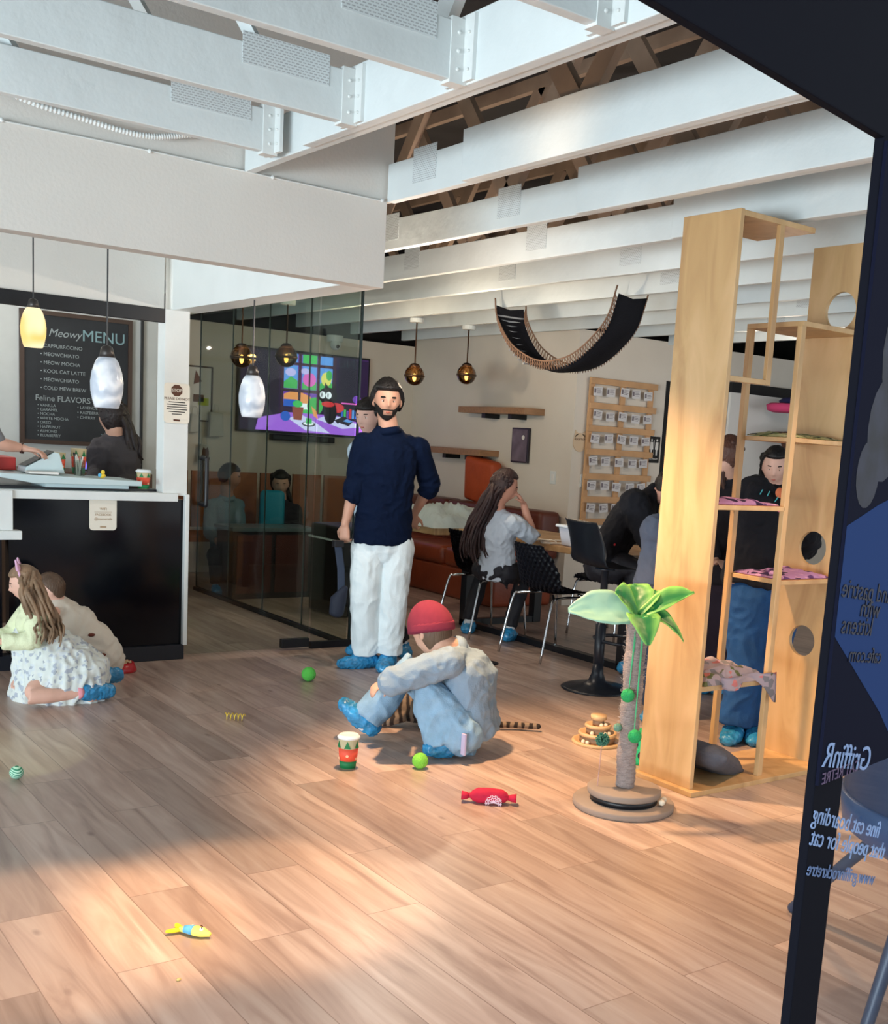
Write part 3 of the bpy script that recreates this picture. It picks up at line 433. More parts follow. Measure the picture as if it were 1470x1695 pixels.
for cx, cz in ((0.13, -0.08), (0.2, -0.40)):
    b = B()
    for k in range(4): tube(b, [(cx-0.035*math.cos(R(45*k)), -0.002, cz-0.035*math.sin(R(45*k))), (cx+0.035*math.cos(R(45*k)), -0.002, cz+0.035*math.sin(R(45*k)))], 0.002, 4)
    obj('chalk_snowflake', b, chalk_b, mb)
# ================================================================ pendant lamps
marble = bpy.data.materials.new('marbled_glass'); marble.use_nodes = True
_n = marble.node_tree.nodes; _l = marble.node_tree.links; _P = _n['Principled BSDF']; _wv = _n.new('ShaderNodeTexWave'); _wv.inputs['Scale'].default_value = 3.2; _wv.inputs['Distortion'].default_value = 14; _wv.inputs['Detail'].default_value = 4; _wv.bands_direction = 'Z'
_r = _n.new('ShaderNodeValToRGB'); _r.color_ramp.elements[0].color = lin((186,196,210)); _r.color_ramp.elements[1].color = lin((238,242,248)); _tc = _n.new('ShaderNodeTexCoord'); _l.new(_tc.outputs['Object'], _wv.inputs[0]); _l.new(_wv.outputs['Fac'], _r.inputs[0]); _l.new(_r.outputs[0], _P.inputs['Base Color']); _P.inputs['Roughness'].default_value = 0.15
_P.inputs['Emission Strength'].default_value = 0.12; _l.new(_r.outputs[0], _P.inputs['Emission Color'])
amber = bpy.data.materials.new('lit_amber_glass'); amber.use_nodes = True
_n = amber.node_tree.nodes; _l = amber.node_tree.links; _P = _n['Principled BSDF']; _wv = _n.new('ShaderNodeTexWave'); _wv.inputs['Scale'].default_value = 2.2; _wv.inputs['Distortion'].default_value = 10; _wv.bands_direction = 'Z'
_r = _n.new('ShaderNodeValToRGB'); _r.color_ramp.elements[0].color = lin((250,212,120)); _r.color_ramp.elements[1].color = lin((255,244,198)); _tc = _n.new('ShaderNodeTexCoord'); _l.new(_tc.outputs['Object'], _wv.inputs[0]); _l.new(_wv.outputs['Fac'], _r.inputs[0]); _l.new(_r.outputs[0], _P.inputs['Emission Color']); _P.inputs['Emission Strength'].default_value = 1.05; _P.inputs['Base Color'].default_value = lin((120,90,50))
def barrel_lamp(loc, lab, m, top, s=1.0):
    t = thing('pendant_lamp', lab, 'lamp', loc, group='barrel shaped glass pendants along the counter')
    p = [(0.045, 0.135), (0.062, 0.11), (0.080, 0.055), (0.088, 0.0), (0.086, -0.05), (0.076, -0.10), (0.064, -0.14), (0.058, -0.142), (0.066, -0.10), (0.076, -0.05), (0.076, 0.02), (0.04, 0.13)]
    obj('lamp_shade', lathe(B(), [(r_*s, z*s) for r_, z in p], 32), m, t, smooth=True)
    obj('cap', lathe(B(), [(0.015*s, 0.20*s), (0.03*s, 0.19*s), (0.044*s, 0.13*s), (0.001, 0.125*s)], 20), mat('lamp_cap', (70,66,64), 0.4, metal=0.6), t, smooth=True)
    obj('cord', tube(B(), [(0, 0, 0.19*s), (0, 0, top-loc[2])], 0.004, 6), black, t)
    return t
barrel_lamp((1.63, 6.45, 1.90), 'lit amber barrel shaped glass pendant at the left of the counter', amber, 2.5, 0.74)
barrel_lamp((1.87, 5.98, 1.63), 'unlit white marbled glass pendant hanging in front of the chalkboard', marble, 2.47, 0.93)
barrel_lamp((2.50, 5.60, 1.61), 'unlit white marbled glass pendant hanging in front of the television', marble, 2.47, 0.78)
smoke = glassy('smoked_glass', (0.62, 0.44, 0.24, 1), 2.0); filament = mat('filament', (255,220,150), 0.5, emit=(255,205,120), es=9)
def globe_lamp(x, y, z, top, lab):
    t = thing('globe_pendant', lab, 'lamp', (x, y, z), group='smoked glass globe pendants with glowing filaments')
    obj('globe', ball(B(), (0,0,0), 0.088, 24), smoke, t, smooth=True)
    obj('band', lathe(B(), [(0.0895, -0.014), (0.0915, -0.010), (0.0915, -0.001), (0.0895, 0.003), (0.085, -0.004)], 28), mat('brass_band', (70,50,34), 0.35, metal=0.7), t, smooth=True)
    obj('bulb', ball(B(), (0,0,-0.018), 0.021, 12, (0.8,0.8,1.7)), filament, t, smooth=True)
    obj('cap', lathe(B(), [(0.008, 0.105), (0.03, 0.10), (0.05, 0.078), (0.001, 0.07)], 18), mat('bronze', (72,50,36), 0.4, metal=0.8), t, smooth=True)
    obj('stem', tube(B(), [(0,0,0.10), (0,0,top-z-0.03)], 0.0065, 8), mat('bronze', (72,50,36), 0.4), t)
    obj('ceiling_rose', lathe(B(), [(0.06, top-z-0.035), (0.062, top-z)], 18), white_paint, t)
    point('globe_bulb_light', (x, y, z), 3.2, (1.0, 0.72, 0.38), 0.03); return t
globe_lamp(3.70, 8.5, 1.99, 2.47, 'smoked globe pendant, leftmost, glowing behind the lobby glass')
globe_lamp(4.08, 8.5, 2.03, 2.47, 'smoked globe pendant in front of the television window scene')
globe_lamp(5.30, 8.5, 1.985, 2.47, 'smoked globe pendant just right of the standing man')
globe_lamp(5.85, 8.5, 2.04, 2.47, 'smoked globe pendant above the left end of the upper wall shelf')
# ================================================================ television
tv = thing('television', 'large wall television showing a cartoon room with a black cat at a desk', 'television', (5.29, 10.55, 1.82))
obj('bezel', bx(B(), -0.73, 0.73, -0.01, 0.045, -0.415, 0.415), black, tv, bevel=0.004)
def em(name, rgb, es=1.9): return mat(name, (6,6,8), 0.3, emit=rgb, es=es)
pal = dict(bg=(40,22,58), sky=(92,150,226), cloud=(190,180,236), pink=(222,96,190), leaf=(70,170,90), yel=(226,214,110), frame=(56,30,48), desk=(160,96,216), mat_=(206,202,244), cat=(24,20,30), red=(206,52,60), white=(238,240,250), blue=(40,90,190), pot=(140,64,48), green=(60,180,90), dark=(24,12,38), orange=(232,150,90), purple=(110,60,170))
keys = list(pal); tvm = [em('screen_'+k, pal[k]) for k in keys]; ix = {k: i for i, k in enumerate(keys)}
b = B(); lay = [-0.0105]
def sc(k, pts): lay[0] -= 0.0004; poly(b, pts, lay[0], ix[k])
def rc(x0, x1, z0, z1): return [(x0,z0),(x1,z0),(x1,z1),(x0,z1)]
sc('bg', rc(-0.71,0.71,-0.395,0.395)); sc('dark', rc(-0.71,-0.30,-0.395,0.395)); sc('purple', rc(-0.27,0.20,-0.10,0.38))
for (x0,x1) in ((-0.25,-0.10),(-0.05,0.11),(0.14,0.29)):
    sc('sky', rc(x0,x1,0.30,0.385)); sc('sky', rc(x0,x1,0.04,0.27)); sc('leaf', [(x0,0.04),(x1,0.04),(x1,0.12),((x0+x1)/2,0.16),(x0,0.10)])
sc('cloud', ell(-0.18,0.20,0.06,0.04)); sc('pink', ell(0.03,0.14,0.075,0.07)); sc('cloud', ell(-0.02,0.22,0.05,0.03)); sc('yel', ell(0.22,0.16,0.06,0.07)); sc('leaf', ell(0.25,0.2,0.035,0.05)); sc('green', rc(-0.05,0.11,0.30,0.385))
sc('orange', [(-0.25,-0.02),(-0.12,0.03),(0.05,-0.03),(0.05,-0.12),(-0.25,-0.12)]); sc('white', rc(-0.08,0.05,-0.20,-0.10)); sc('leaf', ell(0.10,-0.12,0.09,0.09)); sc('blue', rc(-0.25,-0.1,-0.14,-0.07)); sc('green', ell(0.0,-0.2,0.07,0.04))
for x0 in (-0.285,-0.095,0.115,0.295): sc('frame', rc(x0,x0+0.03,-0.26,0.395))
sc('frame', rc(-0.27,0.30,0.272,0.298)); sc('frame', rc(-0.27,0.30,0.005,0.035))
sc('dark', rc(0.36,0.70,-0.20,0.38)); sc('purple', ell(0.58,-0.02,0.05,0.04)); sc('pink', rc(0.40,0.68,-0.075,-0.06))
for k in range(9): sc(('blue','green','purple','red','sky')[k % 5], rc(0.40+k*0.032, 0.425+k*0.032, -0.22, -0.12-0.01*(k % 3)))
sc('desk', [(-0.55,-0.39),(-0.52,-0.27),(-0.20,-0.20),(0.35,-0.20),(0.70,-0.28),(0.70,-0.395)]); sc('mat_', [(-0.2,-0.26),(-0.06,-0.21),(0.10,-0.28),(0.28,-0.385),(0.0,-0.37)]); sc('mat_', [(0.12,-0.25),(0.22,-0.205),(0.42,-0.21),(0.66,-0.30),(0.42,-0.33)])
sc('pot', [(-0.16,-0.14),(-0.03,-0.14),(-0.05,-0.27),(-0.14,-0.27)]); sc('green', ell(-0.10,-0.11,0.055,0.035)); sc('blue', ell(-0.23,-0.24,0.055,0.05))
sc('dark', ell(0.03,-0.305,0.075,0.026)); sc('white', ell(0.03,-0.30,0.06,0.018)); sc('green', rc(0.0,0.065,-0.30,-0.245)); sc('dark', [(0.38,-0.27),(0.44,-0.24),(0.54,-0.25),(0.49,-0.30)]); sc('sky', [(0.42,-0.25),(0.46,-0.23),(0.54,-0.245),(0.50,-0.265)])
sc('red', ell(0.34,-0.12,0.09,0.05)); sc('cat', ell(0.27,-0.17,0.075,0.12)); sc('cat', ell(0.24,-0.005,0.115,0.085)); sc('cat', [(0.19,0.05),(0.20,0.13),(0.25,0.07)]); sc('cat', [(0.27,0.07),(0.325,0.12),(0.34,0.03)]); sc('red', ell(0.24,-0.09,0.075,0.028))
for cx in (0.175,0.245): sc('white', ell(cx,0.0,0.033,0.036)); sc('cat', ell(cx-0.008,0.0,0.006,0.024))
sc('cat', [(0.32,-0.25),(0.42,-0.20),(0.48,-0.22),(0.44,-0.24),(0.36,-0.28)]); sc('orange', [(0.05,-0.12),(0.11,-0.17),(0.13,-0.25),(0.08,-0.22)])
o = obj('screen', b, tvm, tv)
props(obj('soundbar', bx(B(), 4.92, 5.62, 10.50, 10.59, 1.335, 1.395), black, bevel=0.01), 'black soundbar under the wall television', 'soundbar')
cmra = thing('security_camera', 'white dome security camera high on the wall above the television', 'camera', (5.6, 10.55, 2.38))
obj('base', lathe(B(), [(0.08, -0.01), (0.085, 0.05)], 20), white_paint, cmra); obj('lens_ball', ball(B(), (0, -0.02, -0.045), 0.055, 16), white_paint, cmra, smooth=True); obj('lens', ball(B(), (0, -0.065, -0.06), 0.02, 10), black, cmra, smooth=True)
pb = thing('pin_board', 'white pin board in a dark frame behind the lobby glass', 'board', (4.17, 10.57, 1.72))
obj('face', bx(B(), -0.14, 0.13, 0, 0.01, -0.24, 0.26), paper, pb); b = B()
for a in ((-0.15,-0.135,-0.25,0.27),(0.125,0.14,-0.25,0.27),(-0.15,0.14,0.26,0.275),(-0.15,0.14,-0.25,-0.235)): bx(b, a[0], a[1], -0.01, 0.01, a[2], a[3])
obj('frame', b, mat('walnut_frame', (64,46,38)), pb); obj('paper_pennant', prism(B(), [(-0.03,0.23),(0.03,0.13),(-0.05,0.10)], -0.01, -0.006), mat('kraft', (120,72,50), 0.8), pb)
for (dx, dz, c, nm) in ((0.05,-0.06,(190,205,70),'sticky_note'),(0.0,-0.03,(110,80,60),'sticky_note')): obj(nm, bx(B(), dx-0.05, dx+0.05, -0.012, -0.008, dz-0.035, dz+0.035), mat('note%d' % c[0], c, 0.8), pb)
bagm = mat('canvas_bag', (206,204,196), 0.9, var=0.1, scale=10)
for (x, z, w_, h_, lab) in ((4.12, 1.47, 0.11, 0.22, 'pale paper bag hanging highest beside the pin board'), (4.33, 1.47, 0.15, 0.28, 'large pale tote bag hanging right of the pin board'), (4.22, 1.19, 0.12, 0.22, 'small tote bag with a cat drawing hanging lowest under the pin board')):
    t = thing('tote_bag', lab, 'bag', (x, 10.52, z), group='bags hanging on the lobby wall')
    obj('bag', prism(B(), [(-w_/2,-h_/2),(w_/2,-h_/2+0.01),(w_/2-0.015,h_/2-0.05),(-w_/2+0.015,h_/2-0.04)], -0.03, 0.03), bagm, t, bevel=0.008)
    obj('handle', tube(B(), arc([(-0.03, 0, h_/2-0.05), (-0.02, 0, h_/2+0.02), (0.02, 0, h_/2+0.02), (0.03, 0, h_/2-0.05)]), 0.004, 6), bagm, t)
    if z < 1.4: obj('cat_drawing', prism(B(), [(-0.03,-0.08),(0.03,-0.08),(0.035,0.0),(0.02,0.04),(0.0,0.02),(-0.02,0.04),(-0.035,0.0)], -0.034, -0.031), ink_brown, t)
# ================================================================ shelf wall furniture
def wall_shelf(y0, y1, z, lab):
    t = thing('wall_shelf', lab, 'shelf', (6.6, (y0+y1)/2, z), group='brown floating shelves')
    obj('board', bx(B(), 6.36, 6.6, y0, y1, z-0.03, z+0.03), wood_shelf, t, world=True, bevel=0.002)
    for yy in (y0+0.30, y1-0.35): obj('bracket', bx(B(), 6.42, 6.6, yy-0.03, yy+0.03, z-0.075, z-0.03), black, t, world=True)
wall_shelf(8.27, 9.35, 1.755, 'brown wooden floating shelf with black brackets above the framed picture')
wall_shelf(8.95, 10.0, 1.34, 'brown wooden floating shelf partly behind the standing man, above the sofa')
t = thing('framed_picture', 'dark framed narrow picture with a faint pale animal on the cream wall', 'picture', (6.58, 8.58, 1.44))
b = B(); bx(b, -0.015, 0.01, -0.13, 0.13, -0.165, 0.165); obj('frame', b, mat('picture_frame', (30,22,36), 0.3), t, bevel=0.003)
obj('print', bx(B(), -0.018, -0.0155, -0.115, 0.115, -0.15, 0.15), mat('picture_print', (112,100,112), 0.4, var=0.35, scale=9), t)
obj('moon_mark', lathe(B(), [(0.022, 0), (0.022, 0.002)], 16), paper, t).matrix_local = Matrix.Translation((-0.02, -0.055, 0.075)) @ Matrix.Rotation(R(90), 4, 'Y')
for (x0, x1, y0, y1, z, lab) in ((6.59, 6.6, 8.04, 8.12, 1.165, 'white light switch plate on the wall under the shelf'), (6.72, 6.80, 7.83, 7.84, 1.155, 'white light switch plate left of the adoption card rack')):
    t = thing('light_switch', lab, 'switch', (x0, y0, z)); obj('plate', bx(B(), x0, x1, y0, y1, z-0.06, z+0.06), white_paint, t, world=True, bevel=0.002)
    if x1-x0 < 0.02: obj('rocker', bx(B(), x0-0.003, x0, y0+0.025, y1-0.025, z-0.03, z+0.03), paper, t, world=True)
    else: obj('rocker', bx(B(), x0+0.025, x1-0.025, y0-0.003, y0, z-0.03, z+0.03), paper, t, world=True)
t = thing('cat_shaped_sign', 'small round wooden sign with cat ears on the wall left of the card rack', 'sign', (6.68, 7.83, 1.51))
pts = ell(0, -0.01, 0.075, 0.085, 24, -240, 60) + [(0.055,0.095),(0.035,0.07),(-0.035,0.07),(-0.055,0.095)]
obj('plate', prism(B(), ell(0,-0.01,0.08,0.085,28), 0, 0.006), mat('pale_ply', (214,190,160), 0.6), t)
obj('ear', prism(B(), [(-0.07,0.03),(-0.06,0.10),(-0.02,0.065)], 0, 0.006), mat('pale_ply', (214,190,160)), t); obj('ear', prism(B(), [(0.07,0.03),(0.06,0.10),(0.02,0.065)], 0, 0.006), mat('pale_ply', (214,190,160)), t)
text('lettering', 'ADOPTION', 0.027, ink_brown, t, (0, -0.001, 0.018))
t = thing('restroom_sign', 'black restroom sign with white man and woman figures', 'sign', (7.615, 7.83, 1.48))
obj('panel', bx(B(), -0.08, 0.08, 0, 0.008, -0.125, 0.125), mat('sign_black', (14,14,16), 0.4), t, bevel=0.004)
for cx, sk in ((-0.035, 1), (0.035, 0)):
    b = B(); prism(b, ell(cx, 0.09, 0.011, 0.012, 14), -0.002, 0)
    prism(b, [(cx-0.018,0.072),(cx+0.018,0.072),(cx+(0.026 if sk else 0.020),0.0),(cx+0.01,0.0),(cx+0.009,-0.055),(cx-0.009,-0.055),(cx-0.01,0.0),(cx-(0.026 if sk else 0.020),0.0)], -0.002, 0)
    obj('figure', b, paper, t)
obj('divider', bx(B(), -0.001, 0.001, -0.002, 0, -0.05, 0.09), paper, t); text('lettering', 'RESTROOM', 0.022, paper, t, (0, -0.002, -0.088))
# adoption card rack
t = thing('card_rack', 'tall pine slatted rack with rows of white cards on the back wall', 'rack', (7.14, 7.81, 0.7))
for nm, x in (('upright', 6.76), ('upright', 7.14), ('upright', 7.50)): obj(nm, bx(B(), x-0.028, x+0.028, 7.80, 7.82, 0.70, 2.09), rack_wood, t, world=True)
rows = (2.06, 1.84, 1.635, 1.425, 1.20, 0.99, 0.785)
for z in rows: obj('slat', bx(B(), 6.73, 7.56, 7.78, 7.80, z-0.028, z+0.028), rack_wood, t, world=True, bevel=0.002)
rnd = random.Random(4); cardm = mat('card_white', (216,214,216), 0.6); cprint = mat('card_print', (120,112,120), 0.7)
for ri, z in enumerate(rows):
    for k in range(5):
        x = 6.81+k*0.158+rnd.uniform(-0.012, 0.012); zz = z-0.085+rnd.uniform(-0.008, 0.008); w_ = 0.052
        c = thing('adoption_card', 'white adoption card, %s in the %s row of the pine rack' % (('leftmost','second from the left','middle one','second from the right','rightmost')[k], ('top','second','third','fourth','fifth','sixth','bottom')[ri]), 'card', (x, 7.772, zz), group='white adoption cards hanging on the pine rack')
        c.rotation_euler = (0, R(rnd.uniform(-7, 7)), 0)
        obj('card', bx(B(), -w_, w_, 0, 0.003, -0.04, 0.04), cardm, c); b = B(); bx(b, -w_+0.006, -w_+0.028, -0.001, 0, -0.015, 0.025)
        for q in range(4): bx(b, -w_+0.036, w_-0.012-0.01*(q % 2), -0.001, 0, 0.022-q*0.013, 0.026-q*0.013)
        obj('printing', b, cprint, c)
# framed mural panel and its cat tree behind the tower
t = thing('mural_panel', 'white panel with a black top frame, seen through the plywood tower', 'board', (9.2, 7.80, 1.7))
obj('panel', bx(B(), 8.6, 9.9, 7.80, 7.83, 1.2, 2.12), paper, t, world=True); obj('frame', bx(B(), 8.58, 9.92, 7.78, 7.83, 2.10, 2.20), black, t, world=True)
t = thing('cat_tree', 'brown cat tree with a pink and a navy platform behind the plywood tower', 'cat tree', (9.35, 7.45, 0))
tr = mat('brown_carpet', (92,62,50), 0.95, var=0.2, bump=0.5); obj('base', bx(B(), -0.3, 0.3, -0.25, 0.25, 0, 0.05), tr, t)
obj('post', tube(B(), [(0,0,0.05),(0,0,1.98)], 0.07, 12), tr, t); obj('post', tube(B(), [(-0.02,0,1.3),(-0.32,0,1.72)], 0.05, 10), tr, t); obj('post', tube(B(), [(0.02,0,1.3),(0.3,0,1.72)], 0.05, 10), tr, t)
obj('navy_platform', lathe(B(), [(0.15,2.0),(0.26,2.02),(0.28,2.06),(0.24,2.09)], 20), mat('navy_plush', (36,36,84), 0.9), t, smooth=True)
obj('pink_platform', lathe(B(), [(0.1,-0.04),(0.16,-0.02),(0.17,0.03),(0.13,0.05)], 18, (-0.36,0,1.97)), mat('pink_plush', (214,70,120), 0.9), t, smooth=True)
obj('shelf', bx(B(), -0.42, 0.42, -0.12, 0.12, 1.70, 1.74), tr, t)
# ================================================================ sofa, cushions, table
leather = mat('cognac_leather', (136,62,36), 0.38, var=0.15, scale=7, bump=0.2, bscale=40); rust = mat('rust_cushion', (176,74,34), 0.6, var=0.12, scale=9, bump=0.3, bscale=30)
sf = thing('sofa', 'long cognac leather sofa along the shelf wall behind the table', 'sofa', (6.15, 9.0, 0))
def soft(x0, x1, y0, y1, z0, z1, r=0.06, sub=2):
    b = B(); bx(b, x0, x1, y0, y1, z0, z1); bmesh.ops.bevel(b, geom=b.edges[:], offset=r, segments=3, affect='EDGES', profile=0.6); return b
obj('base', soft(5.82, 6.5, 7.87, 10.2, 0.0, 0.30, 0.04), leather, sf, True, world=True)
for k in range(3): obj('seat_cushion', soft(5.79, 6.36, 7.88+k*0.775, 8.64+k*0.775, 0.29, 0.47, 0.06), leather, sf, True, world=True); obj('back_cushion', soft(6.32, 6.56, 7.88+k*0.775, 8.64+k*0.775, 0.42, 0.86, 0.05), mat('dark_leather', (96,44,30), 0.4, var=0.1), sf, True, world=True)
c = props(obj('cushion', soft(-0.07, 0.07, -0.22, 0.22, -0.22, 0.22, 0.05), rust, None, True), 'rust orange square cushion propped on the sofa back left of the seated woman', 'cushion'); c.location = (6.47, 9.02, 1.07); c.rotation_euler = (R(8), R(-8), R(5))
# cloth heap on the table end
tb = thing('dining_table', 'long wooden table on a black metal frame beside the seated woman', 'table', (5.4, 6.2, 0))
obj('tabletop', bx(B(), 5.06, 5.85, 5.15, 7.35, 0.71, 0.755), table_wood, tb, bevel=0.004, world=True)
for yy in (5.30, 7.15):
    for xx in (5.03, 5.73): obj('leg', bx(B(), xx, xx+0.075, yy, yy+0.075, 0.0, 0.71), black, tb, bevel=0.003, world=True)
    obj('foot_rail', bx(B(), 5.03, 5.80, yy+0.01, yy+0.065, 0.0, 0.05), black, tb, world=True); obj('top_rail', bx(B(), 5.03, 5.80, yy+0.01, yy+0.065, 0.66, 0.71), black, tb, world=True)
obj('floor_rail', bx(B(), 5.04, 5.10, 5.30, 7.2, 0.0, 0.045), black, tb, world=True)
def heap(name, c, sx, sy, h, m, seed, nx=44, ny=44, fs=9, par=None, ang=0, rim=None):
    b = B(); g = []
    for i in range(nx+1):
        row = []
        for j in range(ny+1):
            u, v = i/nx*2-1, j/ny*2-1; e = max(0, 1-max(abs(u), abs(v))**2.6)
            p = Vector((u*sx*fs+seed, v*sy*fs, seed)); rr = 1-abs(noise.noise(p*0.5))*1.7; q = noise.noise(p)
            q2 = 1-abs(noise.noise(p*1.9+Vector((2,7,1))))*3; z = h*(e**0.7)*(0.35+0.45*max(0, rr)+0.3*q+0.16*max(-0.5, q2)); w_ = noise.noise(Vector((u*2+seed, v*2, 3)))*0.12
            x_, y_ = (u+w_)*sx, (v+w_)*sy; row.append(b.verts.new((c[0]+x_*math.cos(ang)-y_*math.sin(ang), c[1]+x_*math.sin(ang)+y_*math.cos(ang), c[2]+0.002+max(0, z))))
        g.append(row)
    for i in range(nx):
        for j in range(ny): b.faces.new((g[i][j], g[i+1][j], g[i+1][j+1], g[i][j+1]))
    bmesh.ops.solidify(b, geom=b.faces[:], thickness=0.004)
    return obj(name, b, m, par, True)
props(heap('cloth_heap', (5.22, 7.75, 0.755), 0.42, 0.42, 0.20, mat('pale_cloth', (206,220,222), 0.9, bump=0.2), 3), 'crumpled pale grey white cloth heaped behind the seated woman', 'cloth')
props(obj('side_table', bx(B(), 4.85, 5.7, 7.37, 8.2, 0.70, 0.755), table_wood, bevel=0.004), 'wooden table end under the crumpled white cloth', 'table')
for k in range(1): pass
tub = thing('storage_tub', 'clear plastic storage tub with a white lid on the table', 'tub', (5.22, 5.95, 0.757))
b = B(); v0 = [(-0.13,-0.19),(0.13,-0.19),(0.13,0.19),(-0.13,0.19)]
lo = [b.verts.new((x*0.86, y*0.86, 0)) for x, y in v0]; hi = [b.verts.new((x, y, 0.13)) for x, y in v0]; b.faces.new(lo[::-1]); b.faces.new(hi)
for k in range(4): b.faces.new((lo[k], lo[(k+1) % 4], hi[(k+1) % 4], hi[k]))
obj('box', b, mat('cloudy_plastic', (196,198,208), 0.3), tub, bevel=0.01); obj('lid', bx(B(), -0.145, 0.145, -0.205, 0.205, 0.13, 0.15), mat('lid_white', (226,232,236), 0.4), tub, bevel=0.006)
strm = mat('string_white', (222,216,206), 0.8); rnd = random.Random(9)
for q in range(3):
    P_ = [(5.1+rnd.uniform(-0.06,0.25), 6.2+q*0.14+rnd.uniform(-0.12,0.12), 0.762) for _ in range(9)]
    props(obj('craft_string', tube(B(), arc(P_, 5), 0.004, 5), strm), 'tangled white craft strings on the table by the tub', 'string', group='strings on the table')
# ================================================================ chairs
def shell_mesh(prof, halfw, quilt=0.0, nx=40, ny=64, th=0.012):
    """prof: (y, z) centreline from back top to seat front, halfw(t), edges curled up"""
    P_ = arc([(0, y, z) for y, z in prof], 12); b = B(); g = []; n_ = len(P_)
    for j in range(ny+1):
        t = j/ny; f = t*(n_-1); i0 = min(int(f), n_-2); p = P_[i0].lerp(P_[i0+1], f-i0); tan_ = (P_[i0+1]-P_[i0]).normalized(); nor = Vector((0, -tan_.z, tan_.y)); row = []
        hw, curl = halfw(t)
        for i in range(nx+1):
            u = i/nx*2-1; q = p + Vector((u*hw, 0, 0)) + nor*(-curl*abs(u)**2.5)
            if quilt:
                a_ = (u*hw*2+t*1.05)/0.085; c_ = (u*hw*2-t*1.05)/0.085
                q += nor*quilt*(abs(math.sin(math.pi*a_))*abs(math.sin(math.pi*c_)))**0.6
            row.append(b.verts.new(q))
        g.append(row)
    for j in range(ny):
        for i in range(nx): b.faces.new((g[j][i], g[j][i+1], g[j+1][i+1], g[j+1][i]))
    bmesh.ops.solidify(b, geom=b.faces[:], thickness=th); return b
def hw_chair(t):
    if t < 0.5: return 0.155+0.075*math.sin(min(1, t/0.32)*math.pi/2), -0.055*math.sin(t/0.5*math.pi*0.9)-0.01
    return 0.235-0.02*(t-0.5)*2, -0.045*(1-(t-0.5)*1.6)
def make_chair():
    t = thing('dining_chair', '', 'chair')
    prof = [(-0.255, 0.79), (-0.235, 0.69), (-0.20, 0.58), (-0.15, 0.49), (-0.05, 0.455), (0.1, 0.455), (0.2, 0.46), (0.235, 0.445)]
    obj('seat_shell', shell_mesh(prof, hw_chair, -0.013, 64, 110), mat('quilted_black', (30,34,46), 0.36, coat=0.15), t, True)
    for sx in (-1, 1):
        obj('leg', tube(B(), arc([(sx*0.12, 0.12, 0.44), (sx*0.19, 0.17, 0.425), (sx*0.215, 0.21, 0.38), (sx*0.235, 0.25, 0.0)], 6), 0.0095, 8), chrome, t, True)
        obj('leg', tube(B(), arc([(sx*0.12, -0.10, 0.44), (sx*0.19, -0.15, 0.425), (sx*0.215, -0.19, 0.38), (sx*0.235, -0.27, 0.0)], 6), 0.0095, 8), chrome, t, True)
    obj('seat_frame', tube(B(), arc([(-0.19, 0.17, 0.425), (-0.16, 0.0, 0.43), (-0.19, -0.15, 0.425)], 4), 0.0095, 8), chrome, t, True); obj('seat_frame', tube(B(), arc([(0.19, 0.17, 0.425), (0.16, 0.0, 0.43), (0.19, -0.15, 0.425)], 4), 0.0095, 8), chrome, t, True)
    return t
G_ = 'quilted black shell chairs with chrome legs around the table'
ch = make_chair()
for i, (x, y, a, lab) in enumerate(((5.0, 6.87, -92, 'quilted black shell chair under the seated woman'), (4.93, 5.95, -90, 'empty quilted black shell chair right of the seated woman, its back to the window'), (5.95, 6.45, 100, 'quilted black shell chair on the far side of the table'))):
    o = ch if i == 0 else copy_tree(ch)
    o.location = (x, y, 0); o.rotation_euler = (0, 0, R(a)); o['label'] = lab; o['group'] = G_
# bar stool in front
st = thing('bar_stool', 'black low-backed bar stool on a round disc base beside the palm scratcher', 'stool', (4.52, 4.98, 0), R(-100))
dk = mat('stool_black', (30,36,46), 0.32)
prof = [(-0.21, 1.03), (-0.20, 0.90), (-0.165, 0.79), (-0.08, 0.755), (0.08, 0.75), (0.17, 0.75), (0.20, 0.735)]
obj('seat_shell', shell_mesh(prof, lambda t: (0.185+0.02*math.sin(min(1,t/0.3)*math.pi/2), -0.05*math.sin(min(1, t/0.45)*math.pi)-0.012), 0, 24, 40, 0.018), dk, st, True)
obj('column', lathe(B(), [(0.032, 0.03), (0.032, 0.40), (0.022, 0.405), (0.022, 0.73), (0.06, 0.735), (0.06, 0.745)], 20), dk, st, True)
obj('foot_ring', tube(B(), arc([(-0.02, 0.0, 0.30), (-0.14, 0.05, 0.30), (-0.15, 0.2, 0.30), (0, 0.26, 0.30), (0.15, 0.2, 0.30), (0.14, 0.05, 0.30), (0.02, 0, 0.30)]), 0.011, 8), dk, st, True)
obj('disc_base', lathe(B(), [(0.215, 0.0), (0.22, 0.006), (0.20, 0.014), (0.10, 0.026), (0.055, 0.05), (0.036, 0.10), (0.032, 0.16)], 40), dk, st, True)
# jacket over a chair behind the stool, floor disc
props(heap('jacket', (0,0,0), 0.24, 0.20, 0.12, mat('maroon_cloth', (112,34,58), 0.8, bump=0.3), 8), 'maroon jacket hanging behind the bar stool', 'jacket')
j = bpy.data.objects['jacket']; j.rotation_euler = (0, R(-78), R(-55)); j.location = (5.35, 5.05, 0.66)
props(obj('floor_outlet', lathe(B(), [(0.075, 0.0), (0.075, 0.006), (0.06, 0.008)], 24), black, None, True), 'round black floor outlet cover behind the crouching person', 'outlet').location = (4.33, 5.86, 0)
